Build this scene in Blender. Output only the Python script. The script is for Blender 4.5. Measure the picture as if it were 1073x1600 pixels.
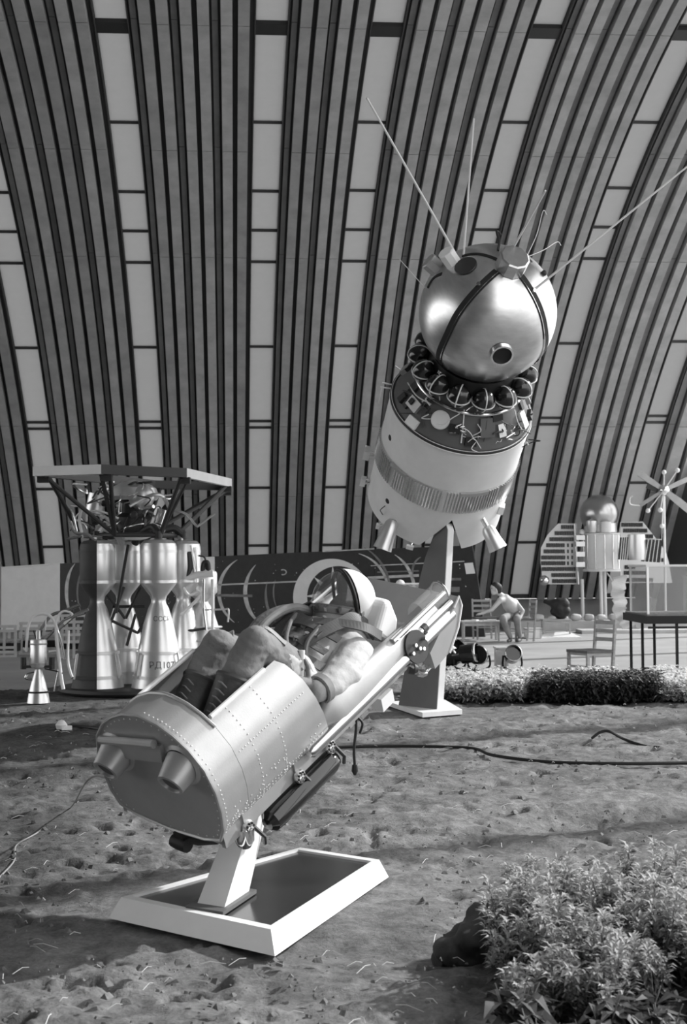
import bpy, math, random
import numpy as np
from mathutils import Vector, Matrix, Euler
for _o in list(bpy.data.objects): bpy.data.objects.remove(_o)
scene = bpy.context.scene
# ---------------------------------------------------------------- camera
FPX = 2222.0; ROLL = math.radians(-0.4); PIT = math.atan(85/FPX); EYE = 1.6
def camera():
    cd = bpy.data.cameras.new('camera'); co = bpy.data.objects.new('camera', cd)
    scene.collection.objects.link(co)
    r0 = Vector((1,0,0)); f0 = Vector((0,math.cos(PIT),math.sin(PIT))); u0 = Vector((0,-math.sin(PIT),math.cos(PIT)))
    c, s = math.cos(ROLL), math.sin(ROLL)
    r = c*r0 + s*u0; u = c*u0 - s*r0
    m = Matrix((( r.x,u.x,-f0.x,0),(r.y,u.y,-f0.y,0),(r.z,u.z,-f0.z,EYE),(0,0,0,1)))
    co.matrix_world = m
    cd.sensor_fit = 'VERTICAL'; cd.sensor_height = 36; cd.sensor_width = 24
    cd.lens = 36*FPX/1600; cd.clip_end = 500; cd.clip_start = .05
    cd.dof.use_dof = True; cd.dof.focus_distance = 9.5; cd.dof.aperture_fstop = 5.6
    scene.camera = co
camera()
# ---------------------------------------------------------------- world, sun, exposure
w = bpy.data.worlds.new('World'); scene.world = w; w.use_nodes = True
w.node_tree.nodes['Background'].inputs[0].default_value = (1,1,1,1)
w.node_tree.nodes['Background'].inputs[1].default_value = 2.1
SUN_AZ, SUN_EL = math.radians(27), math.radians(34)
sd = bpy.data.lights.new('sun','SUN'); sd.energy = 4.9; sd.angle = math.radians(1.2); sd.color = (1,1,1)
so = bpy.data.objects.new('sun', sd); scene.collection.objects.link(so)
so.rotation_euler = Vector((-math.cos(SUN_AZ)*math.cos(SUN_EL), -math.sin(SUN_AZ)*math.cos(SUN_EL), -math.sin(SUN_EL))).to_track_quat('-Z','Y').to_euler()
so.location = (10,6,9)
vs = scene.view_settings; vs.view_transform = 'Standard'; vs.look = 'None'; vs.exposure = 0.0; vs.gamma = 1; vs.use_curve_mapping = False

# ---------------------------------------------------------------- pixel -> place helpers (1073 x 1600 frame)
CAM = np.array([0,0,EYE])
def ray(x, y):
    X, Y = x-536.5, y-800; c, s = math.cos(ROLL), math.sin(ROLL)
    a, b = X*c+Y*s, -X*s+Y*c
    up = -b/FPX
    return np.array([a/FPX, math.cos(PIT)-up*math.sin(PIT), math.sin(PIT)+up*math.cos(PIT)])
def ground(x, y, z=0.0): d = ray(x,y); return CAM + d*((z-EYE)/d[2])
def at_y(x, y, Y): d = ray(x,y); return CAM + d*(Y/d[1])
def on_plane(x, y, P, N): d = ray(x,y); return CAM + d*(np.dot(np.array(P)-CAM,N)/np.dot(d,N))
def on_sphere(x, y, c, r):
    d = ray(x,y); d = d/np.linalg.norm(d); q = CAM-np.array(c); b = q@d; e = b*b-(q@q-r*r)
    t = -b-math.sqrt(max(e,0)); return CAM+d*t

# ---------------------------------------------------------------- mesh builder
class MB:
    def __init__(s): s.v=[]; s.f=[]; s.sm=[]
    def add(s, vs_, fs, smooth=False):
        o=len(s.v); s.v += [tuple(map(float,p)) for p in vs_]; s.f += [tuple(i+o for i in f) for f in fs]; s.sm += [smooth]*len(fs); return s
    def box(s, c, size, R=None, taper=1.0, bev=0):
        c=np.array(c,float); h=np.array(size,float)/2
        P=[]
        for z in (-1,1):
            k = taper if z>0 else 1
            P += [(-h[0]*k,-h[1]*k,z*h[2]),(h[0]*k,-h[1]*k,z*h[2]),(h[0]*k,h[1]*k,z*h[2]),(-h[0]*k,h[1]*k,z*h[2])]
        P=np.array(P)
        if R is not None: P=P@np.array(R).T
        return s.add(P+c,[(3,2,1,0),(4,5,6,7),(0,1,5,4),(1,2,6,5),(2,3,7,6),(3,0,4,7)])
    def hexa(s, P):   # 8 points: bottom quad ccw, top quad ccw
        return s.add(P,[(3,2,1,0),(4,5,6,7),(0,1,5,4),(1,2,6,5),(2,3,7,6),(3,0,4,7)])
    def lathe(s, prof, O=(0,0,0), ax=(0,0,1), n=24, a0=0, a1=2*math.pi, ref=None, smooth=True):
        O=np.array(O,float); d,e,g=frame(ax,ref)
        full=abs(a1-a0-2*math.pi)<1e-6; k=n if full else n+1
        V=[]; 
        for r,z in prof:
            for i in range(k):
                t=a0+(a1-a0)*i/n; V.append(O+d*z+r*(math.cos(t)*e+math.sin(t)*g))
        F=[]
        for j in range(len(prof)-1):
            for i in range(n):
                i2=(i+1)%k; F.append((j*k+i,j*k+i2,(j+1)*k+i2,(j+1)*k+i))
        return s.add(V,F,smooth)
    def cyl(s, p0, p1, r0, r1=None, n=12, caps=True):
        p0=np.array(p0,float); p1=np.array(p1,float); L=np.linalg.norm(p1-p0); r1=r0 if r1 is None else r1
        pr=[(r0,0),(r1,L)]
        if caps: pr=[(1e-5,0)]+pr+[(1e-5,L)]
        return s.lathe(pr,p0,p1-p0,n)
    def sphere(s, c, r, n=16, m=10, ax=(0,0,1), sc=1.0, z0=-1, z1=1):
        pr=[]
        b0,b1=math.asin(z0),math.asin(z1)
        for j in range(m+1):
            b=b0+(b1-b0)*j/m; pr.append((max(r*math.cos(b),1e-5),r*sc*math.sin(b)))
        return s.lathe(pr,c,ax,n)
    def tube(s, path, r, n=8, closed=False, caps=True):
        P=np.array(path,float); k=len(P)
        rr = r if hasattr(r,'__len__') else [r]*k
        T=np.zeros_like(P)
        for i in range(k):
            a=P[(i-1)%k] if (closed or i>0) else P[i]; b=P[(i+1)%k] if (closed or i<k-1) else P[i]
            T[i]=(b-a)/(np.linalg.norm(b-a)+1e-9)
        e=np.cross(T[0],[0.13,0.27,0.95]); 
        if np.linalg.norm(e)<1e-3: e=np.cross(T[0],[1,0,0])
        e/=np.linalg.norm(e); V=[]
        for i in range(k):
            e=e-T[i]*(e@T[i]); e/=np.linalg.norm(e)+1e-9; g=np.cross(T[i],e)
            for j in range(n):
                t=2*math.pi*j/n; V.append(P[i]+rr[i]*(math.cos(t)*e+math.sin(t)*g))
        F=[]
        for i in range(k if closed else k-1):
            for j in range(n):
                a=i*n; b=((i+1)%k)*n; F.append((a+j,a+(j+1)%n,b+(j+1)%n,b+j))
        if caps and not closed:
            F.append(tuple(range(n))[::-1]); F.append(tuple((k-1)*n+j for j in range(n)))
        return s.add(V,F,True)
    def prism(s, poly, O, X, Y, h):
        O=np.array(O,float);X=np.array(X,float);Y=np.array(Y,float); Z=np.cross(X,Y); k=len(poly)
        V=[O+X*a+Y*b for a,b in poly]+[O+X*a+Y*b+Z*h for a,b in poly]
        F=[tuple(range(k))[::-1],tuple(range(k,2*k))]+[(i,(i+1)%k,k+(i+1)%k,k+i) for i in range(k)]
        return s.add(V,F)
    def ribbon(s, path, nrm, width, th):   # flat band following path; nrm per-point normals
        P=np.array(path,float); k=len(P); V=[]
        ww = width if hasattr(width,'__len__') else [width]*k
        for i in range(k):
            t=P[min(i+1,k-1)]-P[max(i-1,0)]; t/=np.linalg.norm(t)+1e-9
            n=np.array(nrm[i] if np.ndim(nrm)>1 else nrm,float); n/=np.linalg.norm(n)
            b=np.cross(n,t); b/=np.linalg.norm(b)+1e-9
            V += [P[i]-b*ww[i]/2, P[i]+b*ww[i]/2, P[i]+b*ww[i]/2+n*th, P[i]-b*ww[i]/2+n*th]
        F=[]
        for i in range(k-1):
            a=4*i
            for q in range(4): F.append((a+q,a+(q+1)%4,a+4+(q+1)%4,a+4+q))
        F += [(3,2,1,0),(4*k-4,4*k-3,4*k-2,4*k-1)]
        return s.add(V,F,False)
    def mesh(s, name, m=None, ang=35):
        me=bpy.data.meshes.new(name); me.from_pydata(s.v,[],s.f)
        me.polygons.foreach_set('use_smooth', s.sm)
        if any(s.sm): me.set_sharp_from_angle(angle=math.radians(ang))
        if m: me.materials.append(m)
        me.update(); return me
    def build(s, name, m, parent=None, ang=35):
        return link(name, s.mesh(name,m,ang), parent)
def frame(ax, ref=None):
    d=np.array(ax,float); d/=np.linalg.norm(d)
    r=np.array(ref if ref is not None else ((0,0,1) if abs(d[2])<.9 else (1,0,0)),float)
    e=r-d*(r@d); e/=np.linalg.norm(e); return d,e,np.cross(d,e)
def link(name, data, parent=None):
    o=bpy.data.objects.new(name,data); scene.collection.objects.link(o)
    if parent: o.parent=parent
    return o
def tag(o, label, cat, group=None, kind=None):
    o['label']=label; o['category']=cat
    if group: o['group']=group
    if kind: o['kind']=kind
    return o
def struct(o, label=None, cat=None):
    o['kind']='structure'
    if label: o['label']=label
    if cat: o['category']=cat
    return o
def thing(name, label, cat, M=None, group=None):
    o=link(name,None); o.empty_display_size=.1
    if M is not None: o.matrix_world=M
    return tag(o,label,cat,group)
def mat4(O,X,Y,Z): return Matrix([[X[i],Y[i],Z[i],O[i]] for i in range(3)]+[[0,0,0,1]])
def dup(root, M, label=None, group=None):
    r=root.copy(); scene.collection.objects.link(r); r.matrix_world=M
    if label: r['label']=label
    if group: r['group']=group
    def rec(a,b):
        for ch in [c for c in scene.objects if c.parent==a]:
            c=ch.copy(); scene.collection.objects.link(c); c.parent=b; rec(ch,c)
    rec(root,r); return r
def bez(pts, n=10):   # catmull-rom through points
    P=[np.array(p,float) for p in pts]; P=[2*P[0]-P[1]]+P+[2*P[-1]-P[-2]]; out=[]
    for i in range(1,len(P)-2):
        for k in range(n):
            t=k/n; a,b,c,d=P[i-1],P[i],P[i+1],P[i+2]
            out.append(.5*(2*b+(c-a)*t+(2*a-5*b+4*c-d)*t*t+(3*b-a-3*c+d)*t**3))
    out.append(P[-2]); return out
# value noise (numpy)
_rs=np.random.RandomState(7); _tab=_rs.rand(256,256)
def vnoise(x,y):
    xi=np.floor(x).astype(int); yi=np.floor(y).astype(int); u=x-xi; v=y-yi
    u=u*u*(3-2*u); v=v*v*(3-2*v)
    g=lambda a,b:_tab[a%256,b%256]
    return (g(xi,yi)*(1-u)+g(xi+1,yi)*u)*(1-v)+(g(xi,yi+1)*(1-u)+g(xi+1,yi+1)*u)*v
def fbm(x,y,o=4):
    s=0;a=.5
    for k in range(o): s=s+a*vnoise(x+17*k,y+31*k); x=x*2.03;y=y*2.03;a*=.5
    return s

# ---------------------------------------------------------------- materials (all neutral greys: a black-and-white picture)
MATS={}
def mat(name, v, rough=.6, metal=0, var=0, vscale=4, bump=0, bscale=40, trans=0, ior=1.45, alpha=1, spec=.5, stretch=(1,1,1), emit=0, coat=0, rand=0, translucent=0):
    m=bpy.data.materials.new(name); m.use_nodes=True; nt=m.node_tree; p=nt.nodes['Principled BSDF']
    p.inputs['Base Color'].default_value=(v,v,v,1); p.inputs['Roughness'].default_value=rough; p.inputs['Metallic'].default_value=metal
    p.inputs['IOR'].default_value=ior; p.inputs['Transmission Weight'].default_value=trans; p.inputs['Alpha'].default_value=alpha
    p.inputs['Specular IOR Level'].default_value=spec; p.inputs['Coat Weight'].default_value=coat
    if emit: p.inputs['Emission Color'].default_value=(1,1,1,1); p.inputs['Emission Strength'].default_value=emit
    tc=None
    def coords(sc):
        nonlocal tc
        tc=tc or nt.nodes.new('ShaderNodeTexCoord'); mp=nt.nodes.new('ShaderNodeMapping'); mp.inputs['Scale'].default_value=sc
        nt.links.new(tc.outputs['Object'],mp.inputs[0]); return mp.outputs[0]
    if var or rand:
        nz=nt.nodes.new('ShaderNodeTexNoise'); nz.inputs['Scale'].default_value=vscale; nz.inputs['Detail'].default_value=6; nz.inputs['Roughness'].default_value=.6
        nt.links.new(coords(stretch),nz.inputs['Vector'])
        mr=nt.nodes.new('ShaderNodeMapRange'); mr.inputs['From Min'].default_value=.3; mr.inputs['From Max'].default_value=.7
        mr.inputs['To Min'].default_value=v*(1-var); mr.inputs['To Max'].default_value=v*(1+var)
        nt.links.new(nz.outputs['Fac'],mr.inputs['Value']); outv=mr.outputs[0]
        if rand:
            oi=nt.nodes.new('ShaderNodeObjectInfo'); m2=nt.nodes.new('ShaderNodeMapRange'); m2.inputs['To Min'].default_value=1-rand; m2.inputs['To Max'].default_value=1+rand
            nt.links.new(oi.outputs['Random'],m2.inputs['Value']); mu=nt.nodes.new('ShaderNodeMath'); mu.operation='MULTIPLY'
            nt.links.new(outv,mu.inputs[0]); nt.links.new(m2.outputs[0],mu.inputs[1]); outv=mu.outputs[0]
        nt.links.new(outv,p.inputs['Base Color'])
    if bump:
        nb=nt.nodes.new('ShaderNodeTexNoise'); nb.inputs['Scale'].default_value=bscale; nb.inputs['Detail'].default_value=5
        nt.links.new(coords(stretch),nb.inputs['Vector']); bp=nt.nodes.new('ShaderNodeBump'); bp.inputs['Strength'].default_value=bump; bp.inputs['Distance'].default_value=.02
        nt.links.new(nb.outputs['Fac'],bp.inputs['Height']); nt.links.new(bp.outputs[0],p.inputs['Normal'])
    if translucent:
        tr=nt.nodes.new('ShaderNodeBsdfTranslucent'); tr.inputs[0].default_value=(v,v,v,1); mx=nt.nodes.new('ShaderNodeMixShader'); mx.inputs[0].default_value=translucent
        nt.links.new(p.outputs[0],mx.inputs[1]); nt.links.new(tr.outputs[0],mx.inputs[2]); nt.links.new(mx.outputs[0],nt.nodes['Material Output'].inputs[0])
    MATS[name]=m; return m
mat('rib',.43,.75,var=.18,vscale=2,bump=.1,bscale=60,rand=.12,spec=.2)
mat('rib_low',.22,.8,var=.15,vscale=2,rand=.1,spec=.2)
mat('backing',.09,.9,spec=.1)
mat('strip',.45,.7,var=.06,vscale=5,translucent=.62,spec=.2)
mat('roof_shell',.2,.8,var=.1,spec=.2)
mat('concrete',.5,.8,var=.12,vscale=3,bump=.1)
mat('skirting',.42,.8,var=.12,vscale=2)
mat('paving',.33,.8,var=.15,vscale=.8,bump=.15,bscale=8)
mat('darkmetal',.035,.45,metal=0,spec=.5)
mat('column',.2,.6)
mat('white_paint',.82,.35,var=.03,vscale=6)
mat('white_matte',.78,.6,var=.05,vscale=5)
mat('silver_paint',.47,.42,metal=.55,var=.06,vscale=8,bump=.03,bscale=120)
mat('silver_rail',.8,.22,metal=1)
mat('polished',.74,.31,metal=1,var=.10,vscale=7,stretch=(1,1,3),bump=.04,bscale=9)
mat('dome_metal',.5,.3,metal=1)
mat('dull_metal',.38,.45,metal=.6,var=.1,vscale=6)
mat('chrome',.85,.1,metal=1)
mat('nozzle',.72,.34,metal=.75,var=.06,vscale=3)
mat('nozzle_dark',.05,.6,var=.2,vscale=5)
mat('black_gloss',.012,.12,coat=.6)
mat('black',.012,.6)
mat('panel_gloss',.022,.17,var=.4,vscale=3,spec=.5)
mat('wire_white',.75,.5)
mat('suit',.19,.75,var=.12,vscale=5,bump=.35,bscale=22)
mat('suit_light',.5,.7,var=.08,vscale=5,bump=.3,bscale=22)
mat('suit_dark',.13,.7,var=.25,vscale=8,bump=.3,bscale=40)
mat('strap',.09,.6,var=.2,vscale=12)
mat('strap_mid',.25,.6,var=.2,vscale=12)
mat('boot',.09,.5,var=.3,vscale=9,bump=.2)
mat('glass',1,.02,trans=1,ior=1.06)
mat('visor',.22,.03,alpha=.42,coat=1,spec=1)
mat('case_glass',.6,.08,alpha=.2)
mat('mural',.022,.55,var=.25,vscale=6)
mat('mural_line',.55,.6,var=.3,vscale=5)
mat('mural_faint',.2,.6,var=.4,vscale=5)
mat('pillar',.11,.55,var=.08,vscale=3)
mat('wood',.33,.55,var=.2,vscale=6,stretch=(1,1,6))
mat('wood_light',.5,.55,var=.15,vscale=6)
mat('skin',.5,.5,var=.08,vscale=6)
mat('trousers',.24,.8,var=.15,vscale=7,bump=.2)
mat('hair',.025,.6)
mat('cell',.012,.25,var=.4,vscale=30)
mat('leaf',.12,.55,var=.35,vscale=14,spec=.4,translucent=.2)
mat('leaf_dark',.05,.55,var=.4,vscale=14,translucent=.15)
mat('floret',.46,.7,var=.25,vscale=30,translucent=.25)
mat('stem',.2,.7)
mat('floret_white',.85,.7,var=.12,vscale=20,translucent=.35)
mat('leaf_pale',.3,.6,var=.3,vscale=10,translucent=.25)
mat('stone',.05,.9,var=.3,vscale=6,bump=.4,bscale=12)
mat('straw',.55,.7,var=.3,vscale=3)
mat('paint_dark',.12,.6)
def dirt():
    m=mat('dirt',.24,1,spec=.1); nt=m.node_tree; p=nt.nodes['Principled BSDF']
    tc=nt.nodes.new('ShaderNodeTexCoord')
    def nz(sc,det,lo,hi,a,b,ro=.65):
        n=nt.nodes.new('ShaderNodeTexNoise'); n.inputs['Scale'].default_value=sc; n.inputs['Detail'].default_value=det; n.inputs['Roughness'].default_value=ro
        nt.links.new(tc.outputs['Object'],n.inputs['Vector']); r=nt.nodes.new('ShaderNodeMapRange')
        r.inputs['From Min'].default_value=lo; r.inputs['From Max'].default_value=hi; r.inputs['To Min'].default_value=a; r.inputs['To Max'].default_value=b
        nt.links.new(n.outputs['Fac'],r.inputs['Value']); return r.outputs[0],n
    def mul(a,b):
        q=nt.nodes.new('ShaderNodeMath'); q.operation='MULTIPLY'; nt.links.new(a,q.inputs[0]); nt.links.new(b,q.inputs[1]); return q.outputs[0]
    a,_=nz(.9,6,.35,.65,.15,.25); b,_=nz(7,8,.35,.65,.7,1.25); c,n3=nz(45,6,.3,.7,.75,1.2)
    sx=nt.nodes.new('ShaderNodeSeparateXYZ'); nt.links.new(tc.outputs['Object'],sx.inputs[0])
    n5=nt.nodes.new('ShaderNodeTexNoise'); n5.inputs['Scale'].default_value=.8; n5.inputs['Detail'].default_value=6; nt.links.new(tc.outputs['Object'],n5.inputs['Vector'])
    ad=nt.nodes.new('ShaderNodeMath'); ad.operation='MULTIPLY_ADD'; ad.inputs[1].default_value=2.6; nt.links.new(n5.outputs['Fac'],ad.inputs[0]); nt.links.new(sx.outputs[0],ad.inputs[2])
    left_shade=nt.nodes.new('ShaderNodeMapRange'); left_shade.interpolation_type='SMOOTHSTEP'; left_shade.inputs['From Min'].default_value=-1.0; left_shade.inputs['From Max'].default_value=.25; left_shade.inputs['To Min'].default_value=.55; left_shade.inputs['To Max'].default_value=1; nt.links.new(ad.outputs[0],left_shade.inputs['Value'])  # shade on the left soil put into its colour, with a noisy edge
    nt.links.new(mul(mul(mul(a,b),c),left_shade.outputs[0]),p.inputs['Base Color'])
    bp=nt.nodes.new('ShaderNodeBump'); bp.inputs['Strength'].default_value=.6; bp.inputs['Distance'].default_value=.03
    _,n4=nz(22,9,0,1,0,1,.7); nt.links.new(n4.outputs['Fac'],bp.inputs['Height']); nt.links.new(bp.outputs[0],p.inputs['Normal'])
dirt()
mm=MATS
# ================================================================ the hall: a long barrel vault, open at both ends
PSI=math.radians(4.487); DD,ZC,RR=43.854,-14.556,26.0015
UA=np.array([math.cos(PSI),math.sin(PSI),0]); UB=np.array([-math.sin(PSI),math.cos(PSI),0])
def arc(t,u,dr=0.0):
    n=DD-RR+(RR-dr)*math.cos(t); z=ZC+(RR-dr)*math.sin(t); return UA*u+UB*n+np.array([0,0,z])
def t_of_y(u,y):   # arch angle whose image height is y on strip u
    lo,hi=.5,1.5
    for _ in range(50):
        m=(lo+hi)/2; P=arc(m,u)-CAM
        yy=P[1]*math.cos(PIT)+P[2]*math.sin(PIT); zz=-P[1]*math.sin(PIT)+P[2]*math.cos(PIT)
        Y=800-FPX*zz/yy*math.cos(ROLL)+math.sin(ROLL)*FPX*P[0]/yy
        if Y>y: lo=m
        else: hi=m
    return (lo+hi)/2
T0=math.asin((.72-ZC)/RR); T1=1.47; TB=math.asin(-ZC/RR); TEND=math.pi-TB
STR=[-7.4,-4.684,-1.984,.7035,2.665,5.400,7.910,10.6]; UL,UR=-24.0,12.0
wall=struct(link('wall_back',None))
SW=.27    # half width of a light strip
seams=[t_of_y(.7,y) for y in (770,660,395,228,30)]
def arcbox(u0,u1,ta,tb,d0,d1,seg,mb=None):
    mb=mb or MB(); k=max(2,int(seg*(tb-ta)/.85)+1); V=[]
    for i in range(k+1):
        t=ta+(tb-ta)*i/k
        V += [arc(t,u0,d0),arc(t,u1,d0),arc(t,u1,d1),arc(t,u0,d1)]
    F=[]
    for i in range(k):
        a=4*i
        for q in range(4): F.append((a+q,a+4+q,a+4+(q+1)%4,a+(q+1)%4))
    F += [(0,1,2,3),(4*k+3,4*k+2,4*k+1,4*k)]
    return mb.add(V,F)
bays=list(zip(STR[:-1],STR[1:]))+[(STR[-1],12.3)]
cuts=[T0]+seams+[T1]
for ua,ub in bays:
    a,b=ua+SW+.06,ub-SW-.06
    arcbox(a-.06,b+.06,T0,T1,-.06,-.02,26).build('wall_sheet',mm['backing'],wall)
    k=max(1,round((b-a)/.70)); w=(b-a)/k
    for j in range(k):
        o=a+j*w; s=w/.75
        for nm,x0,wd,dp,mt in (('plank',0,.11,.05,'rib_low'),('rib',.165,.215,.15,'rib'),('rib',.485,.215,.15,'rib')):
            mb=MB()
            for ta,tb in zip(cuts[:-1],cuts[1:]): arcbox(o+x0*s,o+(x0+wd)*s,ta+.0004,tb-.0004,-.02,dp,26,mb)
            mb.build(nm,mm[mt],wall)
YS=[905,855,765,671,661,545,413,364,303,196,50,46.5]
for i,u in enumerate(STR):
    off=[0,2,1,0,-1,-1,-5,-8][i]
    ts=[T0]+[t_of_y(u,y+(off if y>300 else 0)) for y in YS[1:]]+[T1]
    for ta,tb in zip(ts[:-1],ts[1:]):
        if tb-ta>.0015: arcbox(u-SW,u+SW,ta-.0014,ta+.0014,-.13,-.06,4).build('joint_bar',mm['backing'],wall)
        if tb-ta>.004: arcbox(u-SW,u+SW,ta+.0009,tb-.0009,-.10,-.08,30).build('light_panel',mm['strip'],wall)
    for sg in (-1,1):   # side cheeks of the recess
        arcbox(u+sg*SW+(0 if sg>0 else -.02),u+sg*SW+(.02 if sg>0 else 0),T0,T1,-.12,.06,26).build('strip_jamb',mm['backing'],wall)
    tt=t_of_y(u,36+i*3); arcbox(u-SW,u+SW,tt-.006,tt+.006,-.06,.02,4).build('cross_beam',mm['darkmetal'],wall)
# skirting below the ribs
mb=MB(); mb.hexa([UA*-16+UB*39.15,UA*14+UB*39.15,UA*14+UB*39.6,UA*-16+UB*39.6]+[p+np.array([0,0,.66]) for p in (UA*-16+UB*39.15,UA*14+UB*39.15,UA*14+UB*39.6,UA*-16+UB*39.6)])
struct(mb.build('baseboard_back',mm['skirting']))
mb=MB(); mb.hexa([UA*-16+UB*38.9+np.array([0,0,.68]),UA*14+UB*38.9+np.array([0,0,.68]),UA*14+UB*39.3+np.array([0,0,.68]),UA*-16+UB*39.3+np.array([0,0,.68])]+[p+np.array([0,0,.80]) for p in (UA*-16+UB*38.9,UA*14+UB*38.9,UA*14+UB*39.3,UA*-16+UB*39.3)])
struct(mb.build('trim_1',mm['darkmetal']))
# the rest of the vault: roof overhead and the near side behind the visitor, with its light strips
roof=struct(link('ceiling',None))
allst=[-23.2,-20.5,-17.8,-15.2,-12.6,-10]+STR
mb=MB(); ms=MB()
edges=[UL]+[e for s_ in allst for e in (s_-SW,s_+SW)]+[UR]
for q in range(0,len(edges)-1):
    a,b=edges[q],edges[q+1]; inv = q%2==1
    left = b < -7.0
    for ta,tb in ((T0 if (left or a>12) else T1, T1),(T1,TEND if b<3.0 else 1.95)):   # unseen near side left open to the right, added to let in more light
        if tb-ta<.01: continue
        arcbox(a,b,ta,tb,-.06,-.02,20, ms if inv else mb)
mb.build('roof_sheet',mm['roof_shell'],roof); ms.build('light_panel',mm['strip'],roof)
# posts of the glazed gable on the right
for k,n in enumerate((3.5,8.1,12.7,17.3,21.9,26.5,31.1,35.7)):
    z=ZC+math.sqrt(RR**2-(n-17.85)**2)
    P=UA*UR+UB*n
    struct(MB().box((P[0],P[1],z/2),(.22,.30,z),Matrix.Rotation(PSI,3,'Z')).build('trim_%d'%(k+2),mm['column']))

# solid corner of the gable beside the vault foot
Pn=[(35.6,0),(39.3,0)]+[(17.85+(RR-.2)*math.cos(t),ZC+(RR-.2)*math.sin(t)) for t in np.linspace(TB+.01,math.acos((35.6-17.85)/(RR-.2)),8)]
struct(MB().prism(Pn,UA*11.75,UB,(0,0,1),.2).build('wall_right',mm['backing']))
# ================================================================ ground
def ground_mesh():
    nx,ny=430,470
    ys=np.concatenate([np.linspace(-6,3.9,14),np.geomspace(4,20.6,ny-14)])
    V=np.zeros((ny,nx,3))
    for j,Y in enumerate(ys):
        half=max(3.2,Y*.36+1.2); s=np.linspace(-1,1,nx); X=np.sign(s)*(np.abs(s)**1.0)*half
        X[0]=-24; X[-1]=14
        V[j,:,0]=X; V[j,:,1]=Y
    X=V[...,0];Y=V[...,1]
    h=(fbm(X*.7+5,Y*.7+9,3)-.44)*.10+(fbm(X*3.1,Y*3.1,4)-.47)*.09+np.maximum(fbm(X*9+3,Y*9,3)-.48,0)*.07-np.maximum(fbm(X*6+40,Y*6+11,3)-.56,0)*.34+(fbm(X*22+7,Y*22,2)-.37)*.018
    h-= .04*np.exp(-((Y-(8.35+.42*X)+.12*np.sin(X*3))/.16)**2)      # wheel rut
    h-= .03*np.exp(-((Y-(10.9-.12*X)+.1*np.sin(X*2))/.14)**2)
    # flat where the exhibits stand
    def flat(cx,cy,r): return 1-np.exp(-(((X-cx)**2+(Y-cy)**2)/r**2)**2)
    h=h*(.25+.75*flat(-.35,6.9,.95))*flat(.95,15.75,.8)*flat(-2.8,18.5,1.3)*flat(-3.66,17.05,.4)
    h=np.where(np.abs(X)>13,0,h)
    V[...,2]=h-.012
    idx=np.arange(nx*ny).reshape(ny,nx)
    F=np.stack([idx[:-1,:-1],idx[:-1,1:],idx[1:,1:],idx[1:,:-1]],-1).reshape(-1,4)
    me=bpy.data.meshes.new('floor'); me.from_pydata(V.reshape(-1,3).tolist(),[],F.tolist())
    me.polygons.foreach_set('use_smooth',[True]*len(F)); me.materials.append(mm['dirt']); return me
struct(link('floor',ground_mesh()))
PB=[(-24,18.9),(-4.6,18.9),(-3.6,20.6),(-2.3,21.0),(2,20.6),(6,20.0),(14,19.4),(14,44),(-24,44)]
mb=MB(); mb.prism([p for p in PB],(0,0,-.10),(1,0,0),(0,1,0),.12)
struct(mb.build('floor_paving',mm['paving']))
mb=MB(); mb.box((0,10,-.3),(300,300,.2)); struct(mb.build('floor_outside',mm['paving']))
# ================================================================ remesh helper: capsules fused into one continuous skin
def fused(name, caps, voxel, m, parent, smooth=6, noise=0.0, nscale=9):
    mb=MB()
    for p0,r0,p1,r1 in caps:
        p0=np.array(p0,float);p1=np.array(p1,float)
        if np.linalg.norm(p1-p0)>1e-6: mb.cyl(p0,p1,r0,r1,14)
        mb.sphere(p0,r0,14,8); mb.sphere(p1,r1,14,8)
    me=mb.mesh(name); o=link(name,me)
    rm=o.modifiers.new('r','REMESH'); rm.mode='VOXEL'; rm.voxel_size=voxel; rm.use_smooth_shade=True
    sm=o.modifiers.new('s','SMOOTH'); sm.factor=.5; sm.iterations=smooth
    dg=bpy.context.evaluated_depsgraph_get(); ev=o.evaluated_get(dg)
    out=bpy.data.meshes.new_from_object(ev,depsgraph=dg); bpy.data.objects.remove(o)
    if noise:
        co=np.zeros(len(out.vertices)*3); out.vertices.foreach_get('co',co); co=co.reshape(-1,3)
        nr=np.zeros_like(co).ravel(); out.vertices.foreach_get('normal',nr); nr=nr.reshape(-1,3)
        q=fbm(co[:,0]*nscale+co[:,2]*nscale*.6,co[:,1]*nscale-co[:,2]*nscale*1.4,3)-.45
        co=co+nr*(q*noise)[:,None]; out.vertices.foreach_set('co',co.ravel())
    out.materials.clear(); out.materials.append(m)
    out.polygons.foreach_set('use_smooth',[True]*len(out.polygons)); out.update()
    o=link(name,out,parent); return o
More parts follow.
